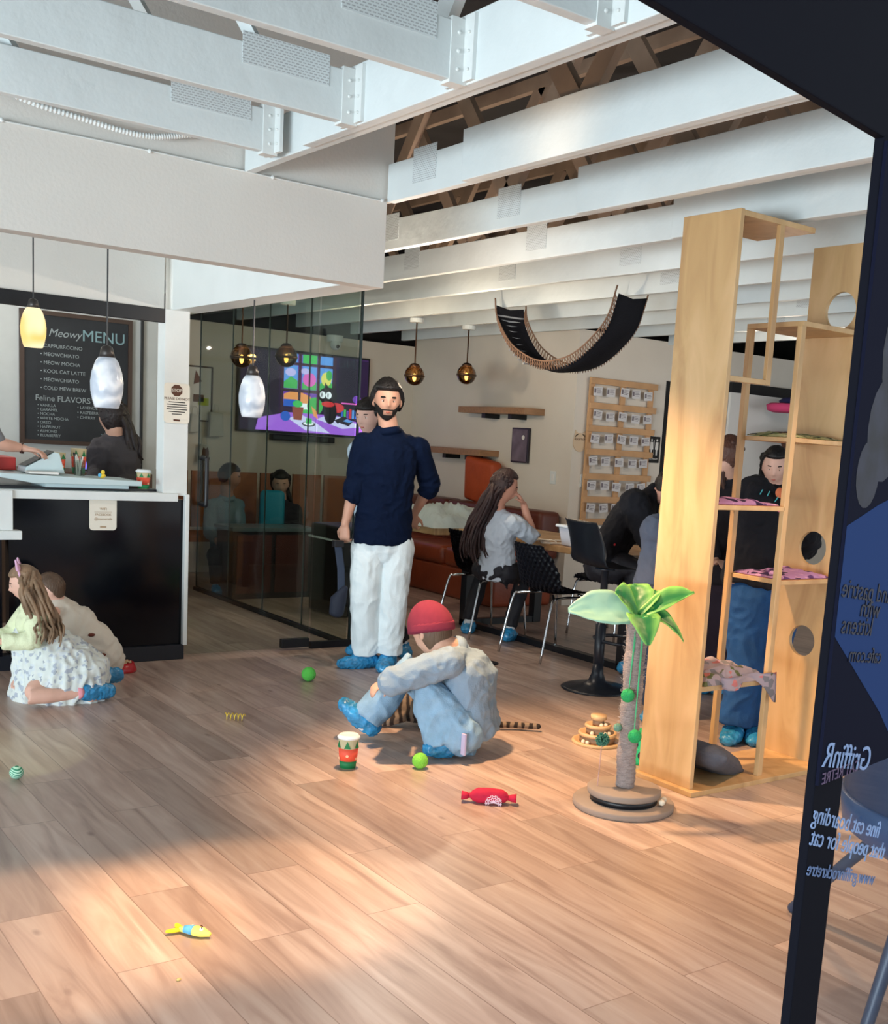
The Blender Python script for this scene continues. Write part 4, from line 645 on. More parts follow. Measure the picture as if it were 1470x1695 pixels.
# ================================================================ plywood tower
T = thing('cat_tower', 'tall plywood cat tower reaching the beams, open shelves and round holes', 'cat tower', (3.92, 3.35, 0))
def part(nm, x0, x1, y0, y1, z0, z1, m=plywood): return obj(nm, bx(B(), x0, x1, y0, y1, z0, z1), m, T, world=True, bevel=0.0015)
part('base_board', 3.46, 4.42, 3.16, 3.54, 0.0, 0.022)
part('side_panel', 3.49, 3.512, 3.20, 3.52, 0.022, 2.44)
part('top_board', 3.512, 3.96, 3.20, 3.52, 2.415, 2.437); part('rail', 3.512, 3.735, 3.20, 3.225, 1.762, 1.784); part('post', 3.735, 3.765, 3.20, 3.22, 1.762, 2.415); part('shelf', 3.512, 3.94, 3.20, 3.52, 1.232, 1.252); part('shelf', 3.512, 3.94, 3.20, 3.52, 0.452, 0.474)
part('post', 3.935, 3.965, 3.20, 3.225, 0.022, 2.03); part('post', 3.945, 3.975, 3.495, 3.52, 0.022, 2.03)
part('top_board', 3.945, 4.36, 3.20, 3.52, 2.03, 2.052); part('shelf', 3.965, 4.36, 3.20, 3.52, 1.535, 1.555); part('shelf', 3.965, 4.36, 3.20, 3.52, 0.902, 0.922)
# right panel with three round holes, cut out of the board
hb = B(); pts = [(3.20,0.022),(3.52,0.022),(3.52,2.445),(3.20,2.445)]
def holed(bm, x0, x1, y0, y1, z0, z1, holes):
    """a board in the YZ plane split in bands, each band with a round hole"""
    zs = [z0] + [(holes[i][1]+holes[i+1][1])/2 for i in range(len(holes)-1)] + [z1]
    for k, (cy, cz, r) in enumerate(holes):
        za, zb = zs[k], zs[k+1]; n = 48; outer = []; inner = []
        for i in range(n):
            a = 2*math.pi*i/n + math.pi/4; d = (math.cos(a), math.sin(a)); t = min([((y1-cy)/d[0] if d[0] > 0 else (y0-cy)/d[0]) if abs(d[0]) > 1e-9 else 9e9, ((zb-cz)/d[1] if d[1] > 0 else (za-cz)/d[1]) if abs(d[1]) > 1e-9 else 9e9])
            outer.append((cy+d[0]*t, cz+d[1]*t)); inner.append((cy+d[0]*r, cz+d[1]*r))
        for (yc, zc) in ((y0,za),(y1,za),(y0,zb),(y1,zb)):
            j = min(range(n), key=lambda i: (outer[i][0]-yc)**2+(outer[i][1]-zc)**2); outer[j] = (yc, zc)
        O0 = [bm.verts.new((x0, p[0], p[1])) for p in outer]; O1 = [bm.verts.new((x1, p[0], p[1])) for p in outer]; I0 = [bm.verts.new((x0, p[0], p[1])) for p in inner]; I1 = [bm.verts.new((x1, p[0], p[1])) for p in inner]
        for i in range(n):
            q = (i+1) % n
            bm.faces.new((O0[i], O0[q], I0[q], I0[i])); bm.faces.new((O1[i], I1[i], I1[q], O1[q])); bm.faces.new((I0[i], I0[q], I1[q], I1[i])); bm.faces.new((O0[i], O1[i], O1[q], O0[q]))
    return bm
obj('holed_panel', holed(B(), 4.36, 4.38, 3.20, 3.52, 0.022, 2.445, [(3.36, 0.60, 0.075), (3.355, 1.05, 0.08), (3.335, 2.15, 0.085)]), plywood, T, world=True)
part('far_base_board', 4.38, 4.42, 3.18, 3.53, 0.022, 0.03)
# fabric mats on the shelves
def patterned(name, base, spots, scale=40):
    M = bpy.data.materials.new(name); M.use_nodes = True; n = M.node_tree.nodes; l = M.node_tree.links; P = n['Principled BSDF']; v = n.new('ShaderNodeTexVoronoi'); v.inputs['Scale'].default_value = scale; r = n.new('ShaderNodeValToRGB'); r.color_ramp.interpolation = 'CONSTANT'
    tc = n.new('ShaderNodeTexCoord'); l.new(tc.outputs['Object'], v.inputs['Vector']); l.new(v.outputs['Color'], r.inputs[0]); e = r.color_ramp.elements; e[0].color = lin(base); e[0].position = 0; e[1].position = 0.62; e[1].color = lin(spots[0])
    for i, s_ in enumerate(spots[1:]): x = e.new(0.7+0.08*i); x.color = lin(s_)
    l.new(r.outputs[0], P.inputs['Base Color']); P.inputs['Roughness'].default_value = 0.9; return M
floral = patterned('pink_cat_print', (196,186,200), ((150,150,160),(228,150,150),(120,130,90),(214,170,200)), 34); lilac = patterned('lilac_print', (206,164,222), ((60,40,90),(230,190,236),(120,80,150)), 30); darkfl = patterned('dark_floral', (60,64,92), ((226,130,150),(120,160,120),(214,190,210)), 34); daisy = patterned('pale_green_print', (206,214,170), ((60,70,60),(236,236,210),(150,170,120)), 40)
for (x, y, z, sx, sy, h, m_, lab, sd) in ((3.72, 3.34, 0.475, 0.20, 0.15, 0.09, floral, 'pale pink and grey cat print blanket spilling over the lowest tower shelf', 2), (3.73, 3.36, 1.253, 0.20, 0.14, 0.035, lilac, 'lilac and black mat on the left tower shelf at chest height', 5), (4.16, 3.36, 0.923, 0.18, 0.14, 0.04, lilac, 'lilac and dark floral mat on the middle right tower shelf', 7), (4.16, 3.36, 1.556, 0.18, 0.14, 0.03, daisy, 'pale green patterned mat on the upper right tower shelf', 11)):
    props(heap('shelf_mat', (x, y, z), sx, sy, h, m_, sd), lab, 'blanket', group='fabric mats on the tower shelves')
# overhanging corner of the lowest blanket
b = B(); g = [[None]*9 for _ in range(13)]
for i in range(13):
    for j in range(9):
        u, v = i/12, j/8; g[i][j] = b.verts.new((3.62+u*0.36, 3.195-0.02*math.sin(u*9)-0.012*v, 0.51-v*(0.05+0.09*u)*(0.6+0.4*math.sin(u*7+1))+0.015*noise.noise(Vector((u*5, v*3, 1)))))
for i in range(12):
    for j in range(8): b.faces.new((g[i][j], g[i+1][j], g[i+1][j+1], g[i][j+1]))
bmesh.ops.solidify(b, geom=b.faces[:], thickness=0.012)
props(obj('blanket_corner', b, floral, None, True), 'corner of the pale cat print blanket hanging over the front edge of the lowest shelf', 'blanket')
cu = B(); bx(cu, -0.17, 0.17, -0.14, 0.14, 0, 0.09); bmesh.ops.subdivide_edges(cu, edges=cu.edges[:], cuts=12, use_grid_fill=True)
for v in cu.verts:
    e = (1-(abs(v.co.x)/0.17)**4)*(1-(abs(v.co.y)/0.14)**4); mid = 0.045; tuft = math.exp(-((v.co.x**2+v.co.y**2)/0.0012))
    v.co.z = mid+(v.co.z-mid)*(0.15+1.1*max(0, e)**0.5)*(1-0.5*tuft) + 0.006*noise.noise(v.co*25)
o = obj('floor_cushion', cu, mat('grey_cushion', (86,88,98), 0.95, var=0.15, scale=30, bump=0.4, bscale=120), None, True); props(o, 'tufted dark grey cushion leaning inside the bottom of the plywood tower', 'cushion'); o.location = (3.72, 3.34, 0.06); o.rotation_euler = (R(6), R(22), R(25))
# ================================================================ palm scratching post
sisal = mat('sisal', (176,162,158), 0.95, var=0.25, scale=40, bump=1.2, bscale=90, stretch=(1,1,4)); greyb = mat('taupe_board', (146,130,118), 0.7, var=0.08)
pm = thing('palm_scratching_post', 'palm shaped sisal cat scratching post on a round double base', 'scratching post', (3.12, 3.22, 0))
obj('base_disc', lathe(B(), [(0.205, 0), (0.21, 0.006), (0.21, 0.022), (0.205, 0.028), (0.001, 0.028)], 56), greyb, pm, True)
obj('track_ring', lathe(B(), [(0.14, 0.028), (0.14, 0.055)], 48), black, pm, True)
obj('upper_disc', lathe(B(), [(0.15, 0.055), (0.153, 0.06), (0.153, 0.078), (0.148, 0.083), (0.001, 0.083)], 48), greyb, pm, True)
pb_ = B(); rings = []
for k in range(61): z = 0.083+0.70*k/60; rings.append((Vector((0.004*math.sin(k*0.4), 0, z)), 0.038+0.0022*(k % 2)+0.002*noise.noise(Vector((0,0,z*20)))+0.004*k/60))
sweep(pb_, rings, 20, caps=False); obj('sisal_post', pb_, sisal, pm, True)
fz = B(); rnd = random.Random(5)
for k in range(420):
    a = rnd.uniform(0, 6.28); z = rnd.uniform(0.25, 0.78); p = Vector((0.04*math.cos(a), 0.04*math.sin(a), z)); d = Vector((math.cos(a)+rnd.uniform(-.6,.6), math.sin(a)+rnd.uniform(-.6,.6), rnd.uniform(-.8,.8))).normalized()*rnd.uniform(0.006, 0.018)
    tube(fz, [p, p+d], 0.0005, 3)
o = obj('loose_fibres', fz, mat('sisal_fibre', (196,180,168), 0.9), pm); o['kind'] = 'stuff'
leafg = bpy.data.materials.new('palm_leaf'); leafg.use_nodes = True; _n = leafg.node_tree.nodes; _l = leafg.node_tree.links; _P = _n['Principled BSDF']
_at = _n.new('ShaderNodeAttribute'); _at.attribute_name = 'edge'; _r = _n.new('ShaderNodeValToRGB'); _e = _r.color_ramp.elements; _e[0].color = lin((24,112,58)); _e[1].color = lin((128,190,92)); _e[0].position = 0.2; _e[1].position = 0.95
_l.new(_at.outputs['Fac'], _r.inputs[0]); _l.new(_r.outputs[0], _P.inputs['Base Color']); _P.inputs['Roughness'].default_value = 0.45
pale_leaf = mat('pale_leaf', (150,196,176), 0.4, var=0.1, scale=14)
def leaf(ang, L, W, rise, droop, m_, roll=0):
    b = B(); nu, nv = 22, 10; g = []; lay_ = b.verts.layers.float.new('edge')
    for i in range(nu+1):
        t = i/nu; wdt = W*math.sin(math.pi*min(1, t*0.93+0.05))**0.75*(1-t*0.25)
        z = 0.80+rise*t-droop*t*t; row = []
        for j in range(nv+1):
            u = j/nv*2-1; x = L*t; y = u*wdt*math.cos(roll); zz = z+u*wdt*math.sin(roll)+abs(u)*0.022*math.sin(math.pi*t)+0.008*noise.noise(Vector((t*6, u*3, ang)))
            v = b.verts.new((x*math.cos(ang)-y*math.sin(ang), x*math.sin(ang)+y*math.cos(ang), zz)); v[lay_] = min(1, abs(u)**2+0.15*t); row.append(v)
        g.append(row)
    for i in range(nu):
        for j in range(nv): b.faces.new((g[i][j], g[i+1][j], g[i+1][j+1], g[i][j+1]))
    o = obj('leaf', b, m_, pm, True); md = o.modifiers.new('s', 'SOLIDIFY'); md.thickness = 0.0015; return o
# picture-left direction is (-.85,.52)
leaf(R(152), 0.29, 0.088, 0.03, 0.02, pale_leaf, -0.95); leaf(R(140), 0.10, 0.062, 0.12, 0.03, leafg, -0.9); leaf(R(58), 0.14, 0.080, 0.15, 0.04, leafg, -0.2); leaf(R(-26), 0.23, 0.055, 0.12, 0.02, leafg, 0.7); leaf(R(-48), 0.19, 0.05, 0.05, 0.14, leafg, 0.5); leaf(R(-112), 0.13, 0.080, 0.03, 0.13, leafg); leaf(R(20), 0.15, 0.06, 0.14, 0.05, leafg)
cd = mat('green_cord', (70,190,130), 0.6)
for k, (dx, dy, z) in enumerate(((-0.045, -0.028, 0.50), (-0.022, -0.052, 0.335))):
    obj('cord', tube(B(), [(dx*0.7, dy*0.9, 0.80), (dx*1.05, dy*1.05, z)], 0.0018, 5), cd, pm); obj('cord', tube(B(), [(dx*0.7+0.008, dy*0.9, 0.80), (dx*1.05, dy*1.05, z)], 0.0018, 5), cd, pm)
    obj('felt_ball', ball(B(), (dx*1.25, dy*1.25, z-0.02), 0.028, 18), green_felt, pm, True)
obj('felt_ball', ball(B(), (-0.05, 0.015, 0.335), 0.018, 14), mat('grey_green_felt', (110,150,130), 0.95, bump=0.8, bscale=150), pm, True)
obj('pompom_wire', tube(B(), [(-0.10, 0.055, 0.083), (-0.085, 0.065, 0.255)], 0.002, 5), mat('wire', (190,150,140), 0.5), pm)
pp = B(); rnd = random.Random(3)
for k in range(160): d = Vector((rnd.gauss(0,1), rnd.gauss(0,1), rnd.gauss(0,1))).normalized(); tube(pp, [Vector((-0.082,0.066,0.275))+d*0.008, Vector((-0.082,0.066,0.275))+d*rnd.uniform(0.026,0.032)], 0.0028, 4)
obj('pompom', pp, mat('teal_pompom', (70,124,104), 0.95), pm)
for a in (-62, -48): obj('track_ball', ball(B(), (0.165*math.cos(R(a)), 0.165*math.sin(R(a)), 0.045), 0.0135, 14), mat('cream_ball', (230,214,190), 0.4), pm, True)
# ================================================================ toys on the floor
def place(o, x, y, z=0): o.location = (x, y, z); return o
tt = thing('ball_track_toy', 'round wooden tiered ball track toy on the floor left of the palm post', 'toy', (3.68, 4.02, 0)); lw = mat('light_toy_wood', (214,176,130), 0.5, var=0.08)
for k, (r_, z) in enumerate(((0.125, 0.0), (0.095, 0.042), (0.065, 0.082), (0.040, 0.122))):
    obj('tier', lathe(B(), [(r_, z), (r_+0.003, z+0.008), (r_, z+0.016), (r_-0.012, z+0.016), (r_-0.020, z+0.008), (0.02, z+0.008)] if k < 3 else [(r_, z), (r_, z+0.022), (0.001, z+0.022)], 40), lw, tt, True)
    if k < 3: obj('inner_wall', lathe(B(), [(r_-0.036, z+0.008), (r_-0.036, z+0.042)], 32), mat('shade_wood', (150,118,90), 0.6), tt, True)
for k, (r_, z, a) in enumerate(((0.10,0.02,200),(0.10,0.02,185),(0.07,0.062,205),(0.07,0.062,262),(0.07,0.062,280),(0.043,0.10,250),(0.043,0.10,285))): obj('wooden_ball', ball(B(), (r_*math.cos(R(a)), r_*math.sin(R(a)), z), 0.011, 12), mat('cream_ball', (230,214,190)), tt, True)
gt = thing('green_cube_toy', 'bright green box toy with black holes behind the palm post', 'toy', (3.67, 3.66, 0), R(20)); obj('box', bx(B(), -0.09, 0.09, -0.07, 0.07, 0, 0.145), mat('toy_green', (20,178,110), 0.5), gt, bevel=0.012)
for z, x in ((0.10, -0.045), (0.05, 0.02), (0.10, 0.05)): o = obj('hole', lathe(B(), [(0.020, 0), (0.020, 0.002), (0.001, 0.002)], 18), black, gt); o.location = (x, -0.0695, z); o.rotation_euler = (R(90), 0, 0); 
for z, y in ((0.10, 0.02), (0.05, -0.02)): o = obj('hole', lathe(B(), [(0.020, 0), (0.020, 0.002), (0.001, 0.002)], 18), black, gt); o.location = (-0.0895, y, z); o.rotation_euler = (0, R(-90), 0)
def tennis(x, y, r, lab, c):
    b = B(); ball(b, (0,0,r*0.97), r, 26)
    for v in b.verts: v.co.x += 0.04*r*noise.noise(v.co*40)
    return place(props(obj('ball', b, mat('fuzzy%d' % c[0], c, 0.95, bump=0.9, bscale=260), None, True), lab, 'ball', group='fuzzy green balls on the floor'), x, y)
tennis(2.99, 5.80, 0.042, 'fuzzy green ball by the lobby glass, left of the standing man', (96,206,84)); tennis(2.64, 4.03, 0.036, 'fuzzy lime green ball in front of the crouching person', (140,224,76))
bs = B(); ball(bs, (0,0,0.027), 0.027, 22); place(props(obj('ball', bs, mat('mint_stripe', (120,190,160), 0.9), None, True), 'small mint striped string ball at the left edge of the floor', 'ball'), 1.095, 4.60)
_m = MATS['mint_stripe']; _n = _m.node_tree.nodes; _l = _m.node_tree.links; _w = _n.new('ShaderNodeTexWave'); _w.wave_type = 'RINGS'; _w.inputs['Scale'].default_value = 46; _w.inputs['Distortion'].default_value = 1.5; _r = _n.new('ShaderNodeValToRGB'); _r.color_ramp.elements[0].color = lin((60,140,110)); _r.color_ramp.elements[1].color = lin((190,226,206)); _r.color_ramp.elements[0].position = 0.35; _r.color_ramp.elements[1].position = 0.6
_tc = _n.new('ShaderNodeTexCoord'); _l.new(_tc.outputs['Object'], _w.inputs[0]); _l.new(_w.outputs['Fac'], _r.inputs[0]); _l.new(_r.outputs[0], _n['Principled BSDF'].inputs['Base Color'])
sp = B(); tube(sp, [(0.0011*k-0.05, 0.012*math.sin(k*0.36), 0.019+0.017*math.cos(k*0.36)) for k in range(1, 92)], 0.0022, 6)
place(props(obj('spring_toy', sp, mat('yellow_plastic', (236,204,60), 0.4), None, True), 'yellow plastic spring toy on the open floor', 'toy'), 2.24, 5.12).rotation_euler = (0, 0, R(-40))
# red candy shaped toy
kt = thing('candy_toy', 'red candy shaped cat toy with white snowflake print on the floor', 'toy', (2.635, 3.50, 0), R(-38)); redk = mat('red_knit', (196,22,62), 0.85, var=0.15, bump=0.3)
b = B(); sweep(b, [((-0.075,0,0.028), 0.012), ((-0.066,0,0.028), 0.022), ((-0.045,0,0.03), 0.031), ((0,0,0.031), 0.032), ((0.05,0,0.03), 0.030), ((0.07,0,0.028), 0.020), ((0.078,0,0.026), 0.010)], 20, side=(0,1,0)); obj('body', b, redk, kt, True)
for s_ in (-1, 1): b = B(); sweep(b, [((s_*0.078,0,0.027), 0.009, 0.009), ((s_*0.092,0,0.026), 0.018, 0.015), ((s_*0.112,0,0.026), 0.026, 0.018)], 14, side=(0,1,0), caps=False); obj('twisted_end', b, redk, kt, True)
fl_ = B()
for k in range(7):
    a = R(-10+k*33)
    tube(fl_, [(0.02, -0.032, 0.012), (0.02+0.035*math.cos(a), -0.0305+0.004*math.sin(a), 0.012+0.032*math.sin(a))], 0.0022, 4)
    for q in (0.5, 0.75): p = Vector((0.02+0.035*q*math.cos(a), -0.032, 0.012+0.032*q*math.sin(a))); tube(fl_, [p, p+Vector((0.010*math.cos(a+0.9), 0.001, 0.010*math.sin(a+0.9)))], 0.0016, 4); tube(fl_, [p, p+Vector((0.010*math.cos(a-0.9), 0.001, 0.010*math.sin(a-0.9)))], 0.0016, 4)
obj('snowflake_print', fl_, mat('pale_pink', (244,214,226), 0.8), kt)
# fish toy
ft = thing('fish_toy', 'small yellow and blue fish shaped toy on the sunny floor', 'toy', (1.165, 2.92, 0), R(-52)); yel = mat('fish_yellow', (240,232,110), 0.7)
b = B(); sweep(b, [((-0.035,0,0.013), 0.008, 0.008), ((-0.015,0,0.015), 0.014, 0.011), ((0.01,0,0.016), 0.019, 0.014), ((0.032,0,0.015), 0.018, 0.013), ((0.052,0,0.013), 0.008, 0.008)], 18, side=(0,1,0)); obj('body', b, yel, ft, True)
b = B(); sweep(b, [((-0.024,0,0.0155), 0.0125, 0.0105), ((-0.008,0,0.0165), 0.0165, 0.0125), ((0.006,0,0.0165), 0.0190, 0.0142)], 18, side=(0,1,0), caps=False); obj('blue_stripe', b, mat('fish_blue', (90,170,214), 0.7), ft, True)
b = B(); sweep(b, [((-0.004,0.004,0.0175), 0.008, 0.0128)] + [((0.001,0.004,0.0175), 0.008, 0.0128)], 14, side=(0,1,0), caps=False); obj('white_swirl', b, mat('fish_white', (240,240,228), 0.7), ft, True)
for s_ in (-1, 1): b = B(); sweep(b, [((-0.034,0,0.012), 0.006, 0.005), ((-0.055,s_*0.016,0.011), 0.010, 0.006), ((-0.066,s_*0.026,0.011), 0.006, 0.004)], 12); obj('tail_fin', b, mat('fish_tail', (240,226,30), 0.7), ft, True)
obj('eye', ball(B(), (0.033, -0.006, 0.026), 0.006, 12), mat('fish_white', (240,240,228)), ft, True); obj('pupil', ball(B(), (0.034, -0.007, 0.031), 0.0025, 8), black, ft, True); obj('spot', ball(B(), (0.022, 0.012, 0.025), 0.0045, 10), mat('fish_spot', (70,30,16), 0.7), ft, True)
props(place(obj('kibble_crumb', ball(B(), (0,0,0.004), 0.005, 8, (1.4,1,0.8)), mat('crumb', (214,190,120), 0.7), None, True), 1.035, 2.68), 'tiny pale crumb on the near floor', 'crumb')
# cups
def paper_cup(name, x, y, z, lab, h=0.125, r=0.041, lid=True):
    t = thing(name, lab, 'cup', (x, y, z), R(-35), group='coffee cups with orange band and green tree print'); q = lambda a: r*(0.74+0.26*a)
    obj('cup_body', lathe(B(), [(q(0), 0), (q(0), 0.002), (q(1), h)], 28), mat('kraft_cup', (206,190,150), 0.7), t, True)
    obj('green_band', lathe(B(), [(q(0)+0.0008, 0.001), (q(0.26)+0.0008, h*0.26)], 28), mat('cup_green', (16,118,66), 0.6), t, True)
    obj('orange_sleeve', lathe(B(), [(q(0.26)+0.0014, h*0.26), (q(0.68)+0.0014, h*0.68)], 28), mat('cup_orange', (236,88,62), 0.6), t, True)
    for k, a in enumerate((-150, -90, -30, 60, 150)):
        ca, sa = math.cos(R(a)), math.sin(R(a)); rr = q(0.86)+0.001; P_ = lambda u, v: (rr*ca-u*sa, rr*sa+u*ca, v)
        b = B(); vs = [b.verts.new(P_(u, v)) for u, v in ((-0.014,h*0.70),(0.014,h*0.70),(0,h*0.95))]; b.faces.new(vs); obj('tree_print', b, mat('cup_green', (16,118,66)), t)
        rr = q(0.5)+0.0026; b = B(); vs = [b.verts.new(P_(0.007*math.cos(j), h*0.42+0.007*math.sin(j)+(0.004 if k % 2 else -0.01))) for j in range(6)]; b.faces.new(vs); obj('pink_print', b, mat('cup_pink', (248,190,150), 0.6), t)
    if lid: obj('lid', lathe(B(), [(r+0.001, h-0.002), (r+0.004, h+0.002), (r+0.003, h+0.008), (r-0.002, h+0.010), (r-0.005, h+0.016), (r-0.012, h+0.014), (0.001, h+0.013)], 28), mat('lid_white', (226,232,236)), t, True)
    return t
paper_cup('paper_cup', 2.36, 4.18, 0, 'christmas print coffee cup with white lid on the floor by the crouching person', 0.135, 0.046)
# red food bowl
bw = thing('food_bowl', 'red cat food bowl holding kibble at the foot of the bar', 'bowl', (2.10, 6.42, 0)); obj('bowl', lathe(B(), [(0.085, 0.0), (0.088, 0.012), (0.070, 0.055), (0.062, 0.055), (0.055, 0.03), (0.001, 0.028)], 30), mat('bowl_red', (188,20,34), 0.3, coat=0.4), bw, True); kb = B(); rnd = random.Random(2)
for k in range(60): a = rnd.uniform(0, 6.28); r_ = 0.055*math.sqrt(rnd.random()); ball(kb, (r_*math.cos(a), r_*math.sin(a), 0.048+rnd.uniform(0,0.010)), 0.0065, 6)
o = obj('kibble', kb, mat('kibble', (226,200,160), 0.8), bw); o['kind'] = 'stuff'
# rope bridge between the beams
bg = thing('rope_bridge', 'dark fabric cat hammock bridge laced with brown rope hanging under the beams', 'cat bridge', (5.2, 6.35, 2.0))
cv = arc([(0, 7.02, 2.47), (0, 6.98, 2.33), (0, 6.80, 2.14), (0, 6.55, 2.025), (0, 6.33, 1.995), (0, 6.10, 2.03), (0, 5.90, 2.13), (0, 5.74, 2.27), (0, 5.66, 2.47)], 8)
b = B(); pr = None
for p in cv:
    row = [b.verts.new((5.2+u*0.13, p.y, p.z-0.02*(1-abs(u)))) for u in (-1,-0.5,0,0.5,1)]
    if pr:
        for k in range(4): b.faces.new((pr[k], pr[k+1], row[k+1], row[k]))
    pr = row
bmesh.ops.solidify(b, geom=b.faces[:], thickness=0.014); obj('fabric_deck', b, mat('dark_webbing', (34,34,42), 0.85, bump=0.4, bscale=90), bg, True, world=True)
ropem = mat('rope_brown', (120,92,74), 0.9)
for sx in (-1, 1):
    b = B(); top = [Vector((5.2+sx*0.145, p.y, p.z+0.05)) for p in cv]; tube(b, top, 0.006, 6)
    for k in range(2, len(cv)-2):
        tube(b, [Vector((5.2+sx*0.13, cv[k].y, cv[k].z-0.012)), top[k]], 0.004, 4); tube(b, [top[k], Vector((5.2+sx*0.13, cv[k+1].y, cv[k+1].z-0.012))], 0.003, 4)
    obj('rope_lacing', b, ropem, bg, True, world=True)
for k in range(1, 11): p = cv[k*2+1] if k*2+1 < len(cv) else cv[-1]; obj('slat', bx(B(), 5.07, 5.33, p.y-0.004, p.y+0.004, p.z-0.03, p.z-0.018), mat('slat_grey', (150,152,156), 0.5), bg, world=True)
# ================================================================ inside the lobby and behind
wb = thing('waste_bin', 'tall black bin with a white liner edge behind the lobby glass', 'bin', (4.5, 8.0, 0)); obj('body', soft(4.22, 4.72, 7.75, 8.25, 0.0, 0.72, 0.03), mat('bin_black', (14,18,26), 0.35), wb, True, world=True); obj('liner', bx(B(), 4.21, 4.73, 7.74, 8.26, 0.60, 0.615), paper, wb, world=True)
obn = mat('orange_brown_wood', (150,88,48), 0.5, var=0.15)
bn = thing('lobby_bench', 'orange brown bench with slatted back behind the lobby glass', 'bench', (3.6, 9.2, 0))
obj('seat', bx(B(), 3.2, 5.6, 9.5, 10.05, 0.42, 0.47), obn, bn, world=True)
for k in range(7): obj('back_panel', bx(B(), 3.24+k*0.34, 3.54+k*0.34, 10.05, 10.08, 0.5, 1.02), obn, bn, world=True)
for x in (3.22, 5.52): obj('leg', bx(B(), x, x+0.06, 9.53, 10.0, 0, 0.42), black, bn, world=True)
dsk = thing('lobby_cabinet', 'low dark cabinet with red brown doors behind the lobby glass', 'cabinet', (4.2, 9.0, 0)); obj('carcass', bx(B(), 3.82, 4.55, 8.85, 9.2, 0, 0.58), mat('dark_walnut', (40,30,30), 0.4), dsk, world=True)
for k in range(2): obj('door', bx(B(), 3.85+k*0.35, 4.16+k*0.35, 8.835, 8.85, 0.05, 0.55), mat('red_brown_door', (88,44,36), 0.4), dsk, world=True, bevel=0.002)
obj('counter', bx(B(), 3.80, 4.58, 8.82, 9.22, 0.58, 0.61), mat('grey_stone', (96,112,116), 0.3), dsk, world=True)
props(obj('pillow', soft(-0.06, 0.06, -0.11, 0.11, -0.20, 0.20, 0.05), mat('teal_satin', (24,140,168), 0.45, bump=0.3), None, True), 'reflected teal pillow, modelled upright by the seated figure behind the glass', 'pillow')  # belongs to the reflected pair, built as a solid pillow
bpy.data.objects['pillow'].location = (4.40, 9.36, 0.70); bpy.data.objects['pillow'].rotation_euler = (0, R(4), R(60))
# ================================================================ counter top things
props(obj('counter_top', bx(B(), 0.3, 2.41, 6.74, 7.5, 1.0, 1.04), mat('counter_black', (24,26,34), 0.25), bevel=0.003), 'black counter top behind the bar front', 'counter')
tr_ = thing('white_tray', 'large white tray shelf resting on the counter', 'tray', (1.95, 6.95, 1.05)); wl = mat('tray_white', (196,216,220), 0.35)
b = B(); prism(b, [(1.50,1.09),(1.50,1.115),(2.28,1.09),(2.28,1.062),(1.68,1.062)], 6.62, 7.02); obj('tray', b, wl, tr_, bevel=0.004, world=True); obj('foot', bx(B(), 1.75, 2.22, 6.68, 6.98, 1.04, 1.062), wl, tr_, world=True)
tp = thing('tablet_terminal', 'white tilted payment tablet on the counter tray', 'tablet', (1.78, 6.85, 1.115)); b = B()
prism(b, [(-0.12,0),(0.10,0),(0.07,0.115),(0.045,0.12),(-0.11,0.03)], -0.09, 0.09); obj('stand', b, wl, tp, bevel=0.004)
b = B(); v = [b.verts.new(q) for q in ((-0.115,-0.08,0.034),(0.045,-0.08,0.126),(0.045,0.08,0.126),(-0.115,0.08,0.034))]; b.faces.new(v); bmesh.ops.solidify(b, geom=b.faces[:], thickness=-0.004); obj('screen', b, mat('tablet_dark', (50,30,34), 0.2), tp)
props(obj('red_basket', bx(B(), 1.42, 1.66, 6.95, 7.2, 1.115, 1.19), mat('basket_red', (200,60,56), 0.5), bevel=0.006), 'red basket on the counter behind the tablet', 'basket'); props(obj('white_box', bx(B(), 1.34, 1.45, 6.80, 6.92, 1.115, 1.21), paper, bevel=0.003), 'small white box at the left end of the counter', 'box')
props(obj('paper_stack', bx(B(), 1.66, 1.82, 6.66, 6.75, 1.112, 1.125), paper, bevel=0.002), 'white paper stack on the front of the tray', 'paper')
paper_cup('paper_cup', 2.02, 6.98, 1.106, 'tall kraft coffee cup without lid standing highest on the counter', 0.15, 0.045, False); paper_cup('paper_cup', 1.90, 6.95, 1.108, 'kraft coffee cup just left of and below the tall cup on the counter', 0.12, 0.036, False); paper_cup('paper_cup', 2.265+0.07, 6.76, 1.04, 'lidded coffee cup alone at the right end of the counter', 0.10, 0.042)
jr = thing('straw_jar', 'clear jar of black and white wrapped straws on the tray', 'jar', (2.0, 6.9, 1.09)); obj('jar', lathe(B(), [(0.03,0),(0.033,0.10),(0.031,0.10),(0.028,0.004)], 20), glass, jr, True); rnd = random.Random(8)
for k in range(9): a = rnd.uniform(0,6.28); obj('wrapped_straw', tube(B(), [(0.012*math.cos(a), 0.012*math.sin(a), 0.01), (0.035*math.cos(a+1), 0.035*math.sin(a+1), 0.125+rnd.uniform(-.02,.02))], 0.005, 6), paper if k % 3 else black, jr)
dkk = thing('rubber_duck', 'tiny yellow and blue duck on the tray edge', 'toy', (2.06, 6.66, 1.10)); obj('body', ball(B(), (0,0,0.015), 0.017, 12, (1.2,1,0.9)), mat('yellow_plastic', (236,204,60)), dkk, True); obj('head', ball(B(), (0.004,0,0.036), 0.012, 12), mat('yellow_plastic', (236,204,60)), dkk, True); obj('blue_wing', ball(B(), (-0.014,-0.004,0.018), 0.012, 10), mat('fish_blue', (90,170,214)), dkk, True)
